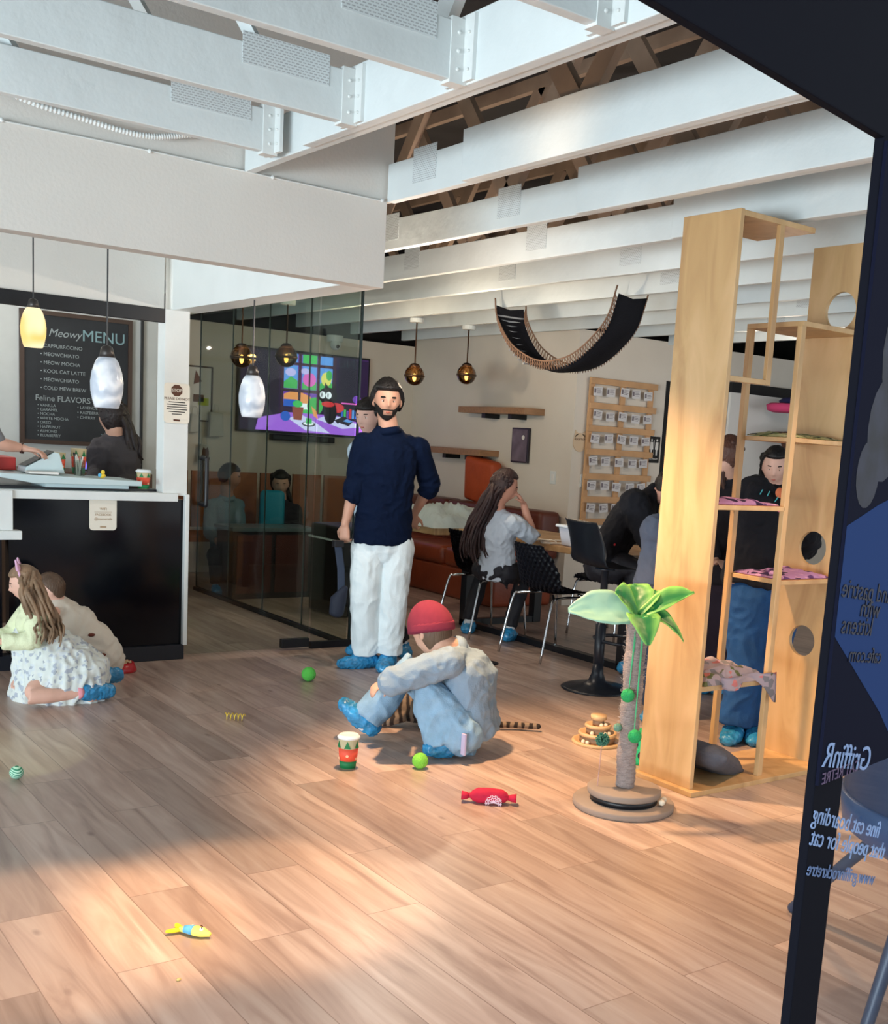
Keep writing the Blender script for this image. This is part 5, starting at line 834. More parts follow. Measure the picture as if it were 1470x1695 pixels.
mo = thing('small_monitor', 'small screen with a violet picture under the chalkboard', 'monitor', (2.49, 8.3, 1.14)); obj('bezel', bx(B(), -0.10, 0.10, 0, 0.02, -0.075, 0.075), black, mo, bevel=0.003); b = B(); poly(b, rc(-0.09,0.09,-0.065,0.065), -0.001, 0); poly(b, [(0.02,-0.065),(0.03,0.03),(0.06,0.05),(0.08,0.0),(0.07,-0.065)], -0.0016, 1); obj('screen', b, [em('screen_violet', (108,104,222)), em('screen_navy', (40,36,90))], mo)
props(obj('back_counter', bx(B(), 0.6, 2.9, 8.2, 8.68, 0.0, 1.06), mat('brown_counter', (92,70,56), 0.5), bevel=0.004), 'brown back counter under the chalkboard', 'counter')
for k, (x, h, c) in enumerate(((2.28,0.12,(186,194,194)),(2.40,0.10,(170,172,168)),(2.60,0.05,(120,90,60)))): props(obj('canister', lathe(B(), [(0.035,0),(0.035,h),(0.03,h+0.005)], 18, (x,8.35,1.06)), mat('canister%d' % c[0], c, 0.5), None, True), ('pale canister left of the small screen', 'grey canister next to the small screen', 'low brown canister right of the small screen')[k], 'canister')
# items seen in the bar front reflection are left to the glossy panel itself: a soap pump and tablet stand in front of it
# ================================================================ storefront frame, reflected banner and lettering, blue chair
ux, uy = 0.98140977, 0.19192372
def wl_(s, off): return Vector((1.226+ux*s-uy*off, 0.914+uy*s+ux*off, 0))
def wbox(s0, s1, o0, o1, z0, z1):
    b = B(); v = [b.verts.new((wl_(s, o).x, wl_(s, o).y, z)) for z in (z0, z1) for o in (o0, o1) for s in (s0, s1)]
    for f in ((0,2,3,1),(4,5,7,6),(0,4,6,2),(1,3,7,5),(0,1,5,4),(2,6,7,3)): b.faces.new([v[i] for i in f])
    return b
framem = mat('storefront_frame', (9,11,22), 0.8, spec=0.12)
struct('window_2', wbox(0.0, 0.088, -0.014, 0.0, 0, 1.86), framem, bevel=0.002)
struct('trim_5', wbox(-2.6, 1.4, -0.014, 0.0, 1.855, 2.9), framem, bevel=0.002)
bn_ = thing('reflected_banner', 'reflected dark blue banner with faint cat photo and reversed lettering, painted on the window frame', 'banner', tuple(wl_(0.3, -0.02)))  # mirror reflection modelled as a printed panel on the frame
navy = mat('reflected_banner_navy', (7,11,32), 0.8, spec=0.12); steel = mat('reflected_banner_steel', (36,58,104), 0.8, spec=0.12)
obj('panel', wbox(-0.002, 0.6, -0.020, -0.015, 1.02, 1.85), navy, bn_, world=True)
def wpoly(pts, off, m_, nm):
    b = B(); b.faces.new([b.verts.new((wl_(s, off).x, wl_(s, off).y, z)) for s, z in pts]); return obj(nm, b, m_, bn_, world=True)
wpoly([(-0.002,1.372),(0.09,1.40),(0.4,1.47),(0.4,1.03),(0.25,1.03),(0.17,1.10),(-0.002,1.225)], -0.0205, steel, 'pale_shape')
furm = mat('reflected_photo_grey', (30,32,48), 0.6, var=0.7, scale=24)
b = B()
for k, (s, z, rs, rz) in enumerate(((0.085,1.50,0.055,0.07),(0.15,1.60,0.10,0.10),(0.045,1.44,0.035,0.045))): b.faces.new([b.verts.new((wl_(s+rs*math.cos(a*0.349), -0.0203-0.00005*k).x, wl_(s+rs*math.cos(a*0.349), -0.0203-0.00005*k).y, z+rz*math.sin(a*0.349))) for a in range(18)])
obj('reflected_cat_photo', b, furm, bn_, world=True)
ang = math.atan2(uy, ux); lets = mat('reflected_lettering_pale', (130,154,196), 0.5); letn = mat('reflected_lettering_navy', (6,10,36), 0.5); letf = mat('reflected_lettering_faint', (96,118,160), 0.5); letm = mat('reflected_lettering_mauve', (84,66,96), 0.5)
def wtext(par, s_, size, m_, s, z, off, tilt, al='RIGHT'):
    o = text('lettering', s_, size, m_, par, (0,0,0), (math.pi/2, 0, 0), al, mirror=True)
    for v in o.data.vertices: v.co = Matrix.Rotation(ang, 3, 'Z') @ (Matrix.Rotation(R(tilt), 3, 'Y') @ v.co)
    p = wl_(s, off)-Vector(par.location); o.location = (p.x, p.y, z-par.location.z); return o
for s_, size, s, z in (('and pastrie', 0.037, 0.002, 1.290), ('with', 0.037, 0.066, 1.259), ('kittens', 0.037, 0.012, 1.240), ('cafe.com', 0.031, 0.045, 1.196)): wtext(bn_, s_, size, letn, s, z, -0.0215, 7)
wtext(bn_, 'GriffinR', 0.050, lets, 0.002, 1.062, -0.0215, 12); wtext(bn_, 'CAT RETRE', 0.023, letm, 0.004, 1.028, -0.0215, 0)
wg = thing('window_pane', 'pane strip right of the dark frame carrying the painted reflection of pale lettering', 'glass', tuple(wl_(0.3, 0.0))); wg['kind'] = 'structure'  # lettering here is a reflection painted onto the glass
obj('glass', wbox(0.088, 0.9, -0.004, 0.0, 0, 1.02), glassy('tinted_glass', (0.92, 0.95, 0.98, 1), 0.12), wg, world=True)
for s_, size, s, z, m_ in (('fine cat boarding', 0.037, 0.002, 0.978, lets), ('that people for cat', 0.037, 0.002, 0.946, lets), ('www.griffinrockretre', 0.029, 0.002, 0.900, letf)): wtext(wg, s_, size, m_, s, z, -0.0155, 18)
# blue armchair behind the pane
bc = thing('tub_chair', 'dark blue plastic chair at the right edge, only one leg and its seat in view', 'chair', (2.84, 1.52, 0), R(0)); bl = mat('chair_blue', (22,62,104), 0.35)
b = B(); lathe(b, [(0.05,0.40),(0.30,0.42),(0.37,0.47),(0.385,0.56),(0.365,0.57),(0.34,0.49),(0.05,0.455)], 40); obj('seat_shell', b, bl, bc, True)
b = B(); g=[]
for i in range(25):
    a = R(120+200*i/24); row = []
    for j in range(8): z = 0.5+j*0.045; rr = 0.37+0.02*j/7; row.append(b.verts.new((rr*math.cos(a), rr*math.sin(a), z)))
    g.append(row)
for i in range(24):
    for j in range(7): b.faces.new((g[i][j], g[i+1][j], g[i+1][j+1], g[i][j+1]))
bmesh.ops.solidify(b, geom=b.faces[:], thickness=0.02); obj('backrest', b, bl, bc, True)
for a in (86, 176, 266, 356): obj('leg', sweep(B(), [((0.26*math.cos(R(a)), 0.26*math.sin(R(a)), 0.44), 0.022), (((0.63 if a == 86 else 0.40)*math.cos(R(a)), (0.63 if a == 86 else 0.40)*math.sin(R(a)), 0.014), 0.017)], 12), mat('leg_slate', (44,58,80), 0.4), bc, True)
# ================================================================ people
skin_m = {}
def skin(name, c): return mat(name, c, 0.5, var=0.06, scale=20, spec=0.35)
def V(p): return Vector(p)
def head_pt(th, ph):
    """unit head: x right, y front, z up (z from -1 chin to 1 crown). th azimuth from front, ph polar"""
    x, y, z = math.sin(ph)*math.sin(th), math.sin(ph)*math.cos(th), math.cos(ph)
    X, Y, Z = x*0.66, y*0.80, z
    if z < 0.05:
        k = min(1, (0.05-z)/1.05); X *= 1-0.36*k**1.3; Y = Y*(1-0.18*k) if y > 0 else Y*(1-0.42*k**0.8)
        if y > 0: Y += 0.07*k
    G = lambda a, b, sa, sb: math.exp(-((X-a)/sa)**2-((z-b)/sb)**2) if y > 0 else 0
    Y += 0.17*G(0, -0.22, 0.10, 0.13) + 0.10*G(0, -0.08, 0.07, 0.16)
    Y += 0.045*G(0, 0.13, 0.42, 0.09)
    Y -= 0.075*(G(0.25, 0.0, 0.13, 0.09)+G(-0.25, 0.0, 0.13, 0.09))
    Y += 0.05*G(0, -0.50, 0.17, 0.055) + 0.045*G(0, -0.60, 0.14, 0.05) + 0.06*G(0, -0.84, 0.16, 0.12)
    Y -= 0.03*G(0, -0.70, 0.2, 0.05)
    Y += 0.03*(G(0.36, -0.25, 0.16, 0.14)+G(-0.36, -0.25, 0.16, 0.14))
    return Vector((X, Y, Z))
def head_bm(bm, M, s, off=None, nt=56, npz=44):
    prev = None; rows = []
    for i in range(1, npz):
        ph = math.pi*i/npz; row = []
        for j in range(nt):
            th = 2*math.pi*j/nt; p = head_pt(th, ph)
            if off: k = off(p); d = p.normalized(); p = p + d*k
            row.append(bm.verts.new(M @ (p*s)))
        rows.append(row)
    t = head_pt(0, 0); t = t + Vector((0,0,1))*(off(t) if off else 0); top = bm.verts.new(M @ (t*s)); e = head_pt(0, math.pi); e = e - Vector((0,0,1))*(off(e) if off else 0); bot = bm.verts.new(M @ (e*s))
    for j in range(nt):
        q = (j+1) % nt; bm.faces.new((top, rows[0][j], rows[0][q])); bm.faces.new((bot, rows[-1][q], rows[-1][j]))
        for i in range(len(rows)-1): bm.faces.new((rows[i][j], rows[i+1][j], rows[i+1][q], rows[i][q]))
    return bm
def head_matrix(c, look, upv=(0,0,1)):
    f = V(look).normalized(); r = f.cross(V(upv)).normalized(); u = r.cross(f)
    return Matrix(((r.x, f.x, u.x, c[0]), (r.y, f.y, u.y, c[1]), (r.z, f.z, u.z, c[2]), (0,0,0,1)))
def hand(bm, wr, tip_dir, palm_n, s=1.0, curl=0.5, side=1):
    """palm and five fingers; tip_dir along the hand, palm_n out of the palm, side +1/-1 puts the thumb"""
    d = V(tip_dir).normalized(); n = V(palm_n); n = (n-d*n.dot(d)).normalized(); x = d.cross(n)*side; w = V(wr)
    sweep(bm, [(w, 0.026*s, 0.020*s), (w+d*0.04*s, 0.037*s, 0.017*s), (w+d*0.085*s, 0.040*s, 0.014*s)], 12, side=x)
    for k, (o, L) in enumerate(((-0.030, 0.066), (-0.010, 0.076), (0.010, 0.072), (0.028, 0.056))):
        b0 = w+d*0.085*s+x*o*s; a = 0; p = b0-d*0.02*s; pts = [(p, 0.0088*s), (b0, 0.0088*s)]; q = b0
        for j, fr in enumerate((0.45, 0.30, 0.25)):
            a += curl*(0.75 if j == 0 else 0.9)+0.06*k; q = q+(d*math.cos(a)+n*math.sin(a))*L*fr*s; pts.append((q, (0.0082-0.0008*j)*s))
        sweep(bm, pts, 8)
    t0 = w+d*0.025*s-x*0.028*s; t1 = t0+(d*0.6-x*0.62+n*0.35).normalized()*0.036*s; t2 = t1+(d*0.86-x*0.1+n*0.5).normalized()*0.030*s; t3 = t2+(d*0.8+n*0.6).normalized()*0.020*s
    sweep(bm, [(t0, 0.013*s), (t1, 0.0105*s), (t2, 0.009*s), (t3, 0.0075*s)], 8)
def bend(a, b, c, ra, rb, rc):
    """limb through three joints with muscle swell"""
    a, b, c = V(a), V(b), V(c)
    return [(a, ra), (a.lerp(b, .35), ra*0.97), (a.lerp(b, .8), rb*1.04), (b, rb), (b.lerp(c, .3), rb*1.03), (b.lerp(c, .75), (rb+rc*2)/3), (c, rc)]
def torso(bm, J, grow=1.0, wsh=0.9, low=None, sh=None):
    nk, ch_, pv = V(J['neck']), V(J['chest']), V(J['pelvis']); sl, sr = V(J['shl']), V(J['shr']); x = (sr-sl).normalized(); half = max(0.13, (sr-sl).length/2) if sh is None else sh
    hx = (V(J['hipr'])-V(J['hipl'])).normalized(); mid = ch_.lerp(pv, 0.5); low_ = low if low is not None else pv
    sweep(bm, [(nk.lerp(ch_, 0.24), half*0.50*grow, 0.066*grow), (nk.lerp(ch_, .62), half*0.98*grow, 0.105*grow), (ch_, half*0.97*grow, 0.12*grow), (mid, half*0.86*grow, 0.108*grow), (mid.lerp(V(low_), 0.8), half*0.90*grow, 0.116*grow)], 20, side=x)
    dd = (V(low_)-mid).normalized(); sweep(bm, [(mid, half*0.86*grow, 0.108*grow), (V(low_)+dd*0.03, half*0.93*grow, 0.120*grow), (V(low_)+dd*0.055, half*0.90*grow, 0.116*grow)], 24, side=x, caps=False)
    for a in (sl, sr): sweep(bm, [(nk.lerp(ch_, 0.34), 0.060*grow), (a, 0.060*grow)], 12)
FOLD = 1.0
def person(name, lab, J, look, skinc, s=1.0, hair=None, top=None, pants=None, sleeve=1.0, hands=True, voxel=0.009, pants_r=None, top_r=None, legs_skin=False, feet='cover', palm=(0,0,-1), curl=0.5, fold=0.008, headup=(0,0,1), top_low=None, cat='person', hdir=None, feet_flat=True, group=None, beard=None, brows=None, half=None, shoe=None):
    base = ((J['anl'][0]+J['anr'][0])/2, (J['anl'][1]+J['anr'][1])/2, 0); t = thing(name, lab, cat, base, group=group); sk = skin('skin_%d_%d' % (skinc[0], skinc[1]), skinc)
    J = dict(J)
    if feet_flat:
        for k in ('anl', 'anr'): J[k] = (J[k][0], J[k][1], 0.085)
        for k in ('tol', 'tor'): J[k] = (J[k][0], J[k][1], 0.035)
    hs = 0.122*s; M = head_matrix(J['head'], look, headup)
    b = B(); head_bm(b, M, hs)
    for q in (-1, 1): ball(b, M @ (Vector((q*0.66, -0.05, -0.05))*hs), 0.2*hs, 10, (0.5, 0.8, 1.25))
    nb = M @ (Vector((0, -0.15, -0.6))*hs); sweep(b, [(nb, 0.058*s), (V(J['neck']), 0.06*s), (V(J['neck']).lerp(V(J['chest']), 0.3), 0.07*s)], 14)
    torso(b, J, 0.80*s, sh=half)
    for k in 'lr':
        sweep(b, bend(J['sh'+k], J['el'+k], J['wr'+k], 0.048*s, 0.038*s, 0.025*s), 12)
        hd = V(J['h'+k])-V(J['wr'+k]) if not hdir else V(hdir[k])
        if hands: hand(b, J['wr'+k], hd, palm, s*0.95, curl, 1 if k == 'l' else -1)
        sweep(b, bend(J['hip'+k], J['kn'+k], J['an'+k], (0.062 if pants else 0.078)*s, (0.045 if pants else 0.054)*s, 0.030*s), 12)
        a = V(J['an'+k]); sweep(b, [(a, 0.030*s), (V((a.x, a.y, a.z-0.025))+(V(J['to'+k])-a)*0.25, 0.030*s), (V(J['to'+k]).lerp(a, 0.12), 0.020*s)], 10)
    obj('body', remesh(b, voxel, 2), sk, t, True, world=True)
    for q in (-1, 1):
        e = M @ (Vector((q*0.25, 0.625, 0.0))*hs); obj('eye', ball(B(), e, 0.085*hs, 12, (1,1,0.7)), mat('eye_white', (222,216,210), 0.25), t, True, world=True)
        e2 = M @ (Vector((q*0.25, 0.675, 0.0))*hs); obj('iris', ball(B(), e2, 0.045*hs, 10), mat('iris_dark', (28,18,14), 0.15), t, True, world=True)
    def shell(nm, fn, m_): return obj(nm, head_bm(B(), M, hs, fn, 90, 76), m_, t, True, world=True)
    def sm(x, a, b_): k = max(0, min(1, (x-a)/(b_-a))); return k*k*(3-2*k)
    lipc = tuple(int(v*f) for v, f in zip(skinc, (0.86, 0.62, 0.60)))
    shell('lips', lambda p: -0.15+0.165*math.exp(-(p.x/0.17)**4-((p.z+0.55)/0.07)**4) if p.y > 0.3 else -0.15, mat('lips_%d' % lipc[0], lipc, 0.45))
    bc_ = brows or (30,22,18); shell('eyebrows', lambda p: -0.15+0.24*(math.exp(-((abs(p.x)-0.27)/0.15)**4-((p.z-0.19+0.10*(abs(p.x)-0.27)**2*4)/(0.065 if beard else 0.036))**2)) if p.y > 0.2 else -0.15, mat('brow_%d' % bc_[0], bc_, 0.9)); shell('eyelashes', lambda p: -0.15+0.215*(math.exp(-((abs(p.x)-0.25)/0.12)**4-((p.z-0.075+(abs(p.x)-0.25)**2*2.5)/0.022)**2)) if p.y > 0.2 else -0.15, mat('lash_dark', (24,16,14), 0.8))
    if beard: shell('beard', lambda p: -0.15 + 0.172*sm(p.y, -0.14, 0.0)*max(sm(-p.z, 0.60, 0.68), sm(-p.z-(0.66-1.02*abs(p.x)), -0.02, 0.08)*sm(abs(p.x), 0.16, 0.24)*sm(-p.z, -0.15, -0.05), (sm(-p.z, 0.36, 0.41)*(1-sm(-p.z, 0.46, 0.50))) if abs(p.x) < 0.30 else 0), mat('beard_%d' % beard[0], beard, 0.95, bump=0.8, bscale=300))
    if hair: hair(t, M, hs, shell, sm)
    tr_ = top_r or (0.066, 0.054, 0.042)
    if top:
        b = B(); torso(b, J, 1.06*s, low=top_low, sh=half)
        for k in 'lr':
            sh_, el, wr = V(J['sh'+k]), V(J['el'+k]), V(J['wr'+k]); 
            if sleeve > 0: e = el.lerp(wr, sleeve); sweep(b, [(sh_, tr_[0]*s), (sh_.lerp(el, .5), (tr_[0]+tr_[1])/2*s), (el, tr_[1]*s), (el.lerp(e, .5), (tr_[1]+tr_[2])/2*s)], 14); sweep(b, [(el, tr_[1]*s), (el.lerp(e, .6), (tr_[1]+tr_[2])/2*s), (e, tr_[2]*s)], 16, caps=False)
            else: e = sh_.lerp(el, 1+sleeve); sweep(b, [(sh_, tr_[0]*s), (e, tr_[1]*s)], 14)
        obj(top[0], remesh(b, voxel*0.85, 3, fold, 9, 3.1), top[1], t, True, world=True)
        na = (M @ (Vector((0, -0.15, -0.6))*hs)-V(J['neck'])).normalized(); n0 = V(J['neck']).lerp(V(J['chest']), 0.10)
        obj('collar', sweep(B(), [(n0-na*0.022, 0.080*s), (n0, 0.078*s), (n0+na*0.016, 0.068*s), (n0+na*0.018, 0.060*s)], 20, caps=False), top[1], t, True, world=True)
    if pants:
        b = B(); pr = pants_r or (0.098, 0.078, 0.062); pv = V(J['pelvis']); x = (V(J['hipr'])-V(J['hipl'])).normalized(); w_ = max(0.13, (V(J['hipr'])-V(J['hipl'])).length/2+0.07)
        upd = (V(J['chest'])-pv).normalized(); sweep(b, [(pv+upd*0.0, w_*0.66*s, 0.070*s), (pv-upd*0.035, w_*0.92*s, 0.112*s), (V(J['hipl']).lerp(V(J['hipr']), .5), w_*s, 0.12*s)], 18, side=x)
        for k in 'lr':
            h_, kn, an = V(J['hip'+k]), V(J['kn'+k]), V(J['an'+k]); e = kn.lerp(an, 0.96)
            sweep(b, [(h_, pr[0]*s), (h_.lerp(kn, .5), (pr[0]+pr[1])/2*s), (kn, pr[1]*s), (kn.lerp(e, .5), (pr[1]+pr[2])/2*s), (kn.lerp(e, .8), pr[2]*s)], 16); sweep(b, [(kn.lerp(e, .5), (pr[1]+pr[2])/2*s), (e, pr[2]*s)], 18, caps=False)
        obj(pants[0], remesh(b, voxel*0.85, 3, fold, 8, 9.7, (1,1,0.8)), pants[1], t, True, world=True)
    for k in 'lr':
        a, to = V(J['an'+k]), V(J['to'+k]); d = to-a; L = V((d.x, d.y, d.z+0.03)); heel = a-L.normalized()*0.05*s
        if feet_flat: heel.z = 0.045; to = V((to.x, to.y, 0.03))
        b = B(); sweep(b, [(heel, 0.046*s, 0.044*s), (heel.lerp(to, .3)+V((0,0,0.012)), 0.054*s, 0.060*s), (heel.lerp(to, .65), 0.056*s, 0.046*s), (to, 0.044*s, 0.030*s)], 14, side=(d.cross(V((0,0,1)))).normalized() if abs(d.x)+abs(d.y) > 1e-3 else None)
        if feet == 'cover':
            obj('sock', sweep(B(), [(a+V((0,0,-0.02)), 0.040*s), (a.lerp(V(J['kn'+k]), 0.12), 0.041*s)], 12), mat('white_sock', (224,226,228), 0.9), t, True, world=True)
            obj('shoe_cover', remesh(b, 0.008, 1, 0.007, 30, 2.0), cover_blue, t, True, world=True)
        elif feet: obj('shoe', remesh(b, 0.009, 2), feet, t, True, world=True)
    return t, M, hs
def hair_m(name, c): return mat(name, c, 0.55, var=0.35, scale=26, bump=0.6, bscale=90, stretch=(1,1,0.25))
def cap_hair(m_, front=0.62, nape=-0.25, thick=0.12, sides=0.0):
    def f(t, M, hs, shell, sm):
        def fn(p):
            y = p.y; line = front if y > 0.35 else (nape+(front-nape)*sm(y, -0.25, 0.4)); return -0.15 + (thick+0.15)*sm(p.z, line-0.05, line+0.05) + (0.02*noise.noise(p*9) if p.z > line else 0)
        shell('hair', fn, m_)
    return f
def long_hair(m_, pts, n=34, r=0.014, spread=0.08, seed=1, front=0.55, nape=-0.9, thick=0.13):
    """cap plus many locks from the crown through the given world points"""
    def f(t, M, hs, shell, sm):
        def fn(p):
            ln = front if p.y > 0.3 else (nape+(front-nape)*sm(p.y, -0.15, 0.32)); return -0.15+(thick+0.15)*sm(p.z, ln-0.06, ln+0.06)+(0.02*noise.noise(p*9) if p.z > ln else 0)
        b = B(); head_bm(b, M, hs, fn, 90, 76); rnd = random.Random(seed)
        for k in range(n):
            a = rnd.uniform(math.pi*0.40, math.pi*1.60); st_ = M @ (Vector((math.sin(a)*0.66, math.cos(a)*0.72, rnd.uniform(0.15, 0.6)))*hs); path = [st_]; ox = Vector((rnd.uniform(-1,1), rnd.uniform(-1,1), rnd.uniform(-.4,.4)))*spread
            for q, P_ in enumerate(pts): path.append(V(P_)+ox*(0.55+0.35*q/len(pts))+Vector((rnd.uniform(-1,1), rnd.uniform(-1,1), 0))*0.010)
            cut = rnd.uniform(0.8, 1.0); sp_ = arc(path, 7); sp_ = sp_[:max(5, int(len(sp_)*cut))]; L = len(sp_)
            sweep(b, [(p+Vector((math.sin(i*0.5+k), math.cos(i*0.45+k), 0))*0.004, r*(1.0-0.75*(i/L)**2)) for i, p in enumerate(sp_)], 7)
        obj('hair', b, m_, t, True, world=True)
    return f
# cut every shirt and trouser hem by the shape itself; the clothes end where their sweeps end
TOCAM = lambda p: (Vector((0,0,1.45))-V(p)).normalized()
knit_navy = mat('navy_sweater', (5,20,46), 0.9, spec=0.15, var=0.1, bump=0.25, bscale=160); white_jeans = mat('pale_trousers', (226,238,242), 0.85, var=0.05, bump=0.2, bscale=120)
J = JOINTS['man']
man, MM, MH = person('person', 'bearded man in navy sweater and pale trousers standing, black bag strap in his hand', J, (-0.42, -0.90, -0.03), (196,150,128), 1.0, cap_hair(hair_m('hair_black', (16,13,14)), 0.50, -0.42, 0.20), ('sweater', knit_navy), ('trousers', white_jeans), 0.28, True, 0.007, (0.104, 0.090, 0.084), (0.074, 0.064, 0.056), beard=(22,17,16), half=0.185, curl=0.75, palm=(0.7,0.5,0), hdir=dict(l=(-0.02,-0.05,-1), r=(0.1,0.3,-1)))
p = V(J['hl'])
sb = thing('sling_bag', 'black sling bag hanging by its strap from the standing man\'s hand', 'bag', tuple(p+Vector((0,0,-0.45))))
obj('strap', sweep(B(), [(p+Vector((-0.02,0.0,-0.02)), 0.022, 0.003), (p+Vector((0.01,0.0,-0.18)), 0.022, 0.003), (p+Vector((0.02,0.0,-0.36)), 0.022, 0.003)], 8, side=(0.85,-0.5,0)), mat('strap_grey', (40,52,72), 0.8), sb, world=True)
obj('buckle', bx(B(), p.x-0.05, p.x+0.015, p.y-0.02, p.y+0.02, p.z-0.045, p.z-0.005), black, sb, world=True, bevel=0.005)
b = B(); q = p+Vector((0.0,0,-0.40)); sweep(b, [(q+Vector((0.03,-0.02,0.10)), 0.02, 0.02), (q+Vector((0.0,0,0.03)), 0.05, 0.032), (q+Vector((-0.01,0,-0.05)), 0.045, 0.03)], 14, side=(0.85,-0.5,0)); obj('pouch', b, mat('bag_navy', (22,30,48), 0.75, bump=0.2), sb, True, world=True)
# second standing person mostly hidden behind him
J = JOINTS['behind']
person('person', 'dark-haired woman hidden behind the standing man, only her face and a shoe showing', J, (-0.85, -0.45, -0.1), (214,172,156), 0.93, long_hair(hair_m('hair_black', (16,13,14)), [V(J['head'])+Vector((0.06,0.06,-0.10)), V(J['neck'])+Vector((0.05,0.05,-0.1)), V(J['chest'])+Vector((0.06,0.1,0))], 40, 0.016, 0.06, 1, 0.40), ('shirt', mat('pale_blue_shirt', (170,190,206), 0.85, bump=0.2)), ('trousers', mat('dark_trousers', (24,26,34), 0.85)), 0.9, True, 0.011)
# crouching person with the beanie
J = dict(JOINTS['beanie']); J['anl'] = (J['anl'][0], J['anl'][1], 0.06); J['tol'] = (J['tol'][0], J['tol'][1], 0.05)
J['pelvis'] = (J['pelvis'][0], J['pelvis'][1], 0.13); J['hipl'] = (J['hipl'][0], J['hipl'][1], 0.12); J['hipr'] = (J['hipr'][0], J['hipr'][1], 0.12); J['knl'] = (J['knl'][0], J['knl'][1], 0.36); J['anr'] = (J['anr'][0], J['anr'][1], 0.10); J['knr'] = (J['knr'][0], J['knr'][1], 0.34)
beanie_m = mat('beanie_red', (134,38,64), 0.9, var=0.06, bump=0.5, bscale=180, stretch=(6,6,1))
def beanie(t, M, hs, shell, sm):
    shell('hair', lambda p: -0.15+0.23*sm(-p.y, -0.25, 0.0)*sm(p.z, -0.75, -0.6), hair_m('hair_brown', (96,74,58)))
    shell('beanie', lambda p: -0.15+0.32*sm(p.z+0.30*(-p.y), 0.02, 0.08)+0.10*max(0, p.z), beanie_m)
    shell('beanie_cuff', lambda p: -0.15+0.35*sm(p.z+0.30*(-p.y), -0.04, 0.02)*(1-sm(p.z+0.30*(-p.y), 0.30, 0.34)), beanie_m)
grey_sw = mat('grey_sweatshirt', (134,156,176), 0.92, var=0.05, bump=0.25, bscale=150); denim_l = mat('light_denim', (140,176,204), 0.85, var=0.18, scale=16, bump=0.3, bscale=200)
bt, BM, BH = person('person', 'person in a red beanie, grey sweatshirt and light jeans sitting hunched on the floor', J, (-0.22, 0.84, -0.50), (214,168,146), 1.0, beanie, ('sweatshirt', grey_sw), ('jeans', denim_l), 0.95, True, 0.008, (0.108, 0.084, 0.076), (0.072, 0.062, 0.050), feet_flat=False, fold=0.009, half=0.185, top_low=(V(J['pelvis'])+Vector((0.03,0.02,0.02))))
obj('phone', bx(B(), 0, 0.012, 0, 0.03, 0, 0.10), mat('phone_lilac', (186,176,206), 0.2), bt, bevel=0.003).location = Vector((J['hipl'][0]-0.06, J['hipl'][1]-0.12, 0.045))-bt.location
# seated woman with the long dark hair
J = dict(JOINTS['woman']); hd = V(J['head'])
for k in ('hipl','hipr'): J[k] = (J[k][0], J[k][1], 0.53)
J['pelvis'] = (J['pelvis'][0], J['pelvis'][1], 0.54); J['knl'] = (J['knl'][0], J['knl'][1], 0.50); J['knr'] = (J['knr'][0], J['knr'][1], 0.50)
bk = (hd-V((hd.x+0.75, hd.y-0.35, hd.z))).normalized()
person('person', 'woman with long dark hair in a light grey sweatshirt seated at the table', J, (0.80, -0.42, -0.25), (206,150,128), 0.98, long_hair(hair_m('hair_dark_brown', (50,30,30)), [hd+bk*0.09+V((0,-0.02,-0.06)), V(J['neck'])+bk*0.12+V((0,-0.02,-0.06)), V(J['chest'])+bk*0.17+V((0,-0.03,0.03)), V(J['chest'])+bk*0.19+V((0,-0.03,-0.10)), V(J['chest'])+bk*0.15+V((0,-0.03,-0.20))], 64, 0.015, 0.095, 4, 0.6), ('sweatshirt', mat('light_grey_sweatshirt', (186,196,208), 0.92, var=0.04, bump=0.2, bscale=150)), ('leggings', mat('black_leggings', (18,18,28), 0.7)), 0.12, True, 0.008, (0.088, 0.064, 0.05), (0.072, 0.060, 0.054), palm=(-0.8,0.3,0), curl=0.9, hdir=dict(l=(0.6,-0.2,-0.2), r=(-0.55,0.1,0.75)))
# girl kneeling at the left edge
J = dict(JOINTS['girl']); hd = V(J['head']); gskin = (232,184,164)
J['hipl'] = (J['hipl'][0], J['hipl'][1], 0.10); J['hipr'] = (J['hipr'][0], J['hipr'][1], 0.11); J['knl'] = (J['knl'][0], J['knl'][1], 0.06)
lb = V((0.8, -0.3, 0)).normalized()
gt_, GM, GH = person('person', 'little girl with long brown hair, cat ear headband and pale dress kneeling on the floor', J, (-0.88, 0.30, -0.22), gskin, 0.74, long_hair(hair_m('hair_light_brown', (146,118,92)), [hd+V((0.02,-0.085,-0.04)), V(J['neck'])+V((0.03,-0.11,-0.06)), V(J['chest'])+V((0.02,-0.15,-0.0)), V(J['chest'])+V((0.0,-0.16,-0.08))], 80, 0.011, 0.095, 6, 0.5), ('cardigan', mat('pale_yellow_cardigan', (228,234,196), 0.9, bump=0.3, bscale=120)), None, 0.95, True, 0.008, top_r=(0.075, 0.062, 0.052), feet_flat=False, half=0.115, feet=None)
b = B(); c0, c1 = V(J['chest']).lerp(V(J['pelvis']), 0.35), V(J['pelvis'])
sweep(b, [(c0, 0.12, 0.10), (c1+V((0.03,0.0,0.04)), 0.19, 0.17), (c1+V((0.07,-0.02,-0.055)), 0.25, 0.215), (c1+V((0.08,-0.02,-0.10)), 0.245, 0.21)], 28, side=(0.85,-0.5,0)); dress = remesh(b, 0.009, 2, 0.020, 12, 4.2, (1,1,0.35))
obj('dress', dress, patterned('dress_print', (222,228,224), ((214,222,226),(178,186,198),(226,230,226),(166,174,184)), 60), gt_, True, world=True)
hb_ = B()
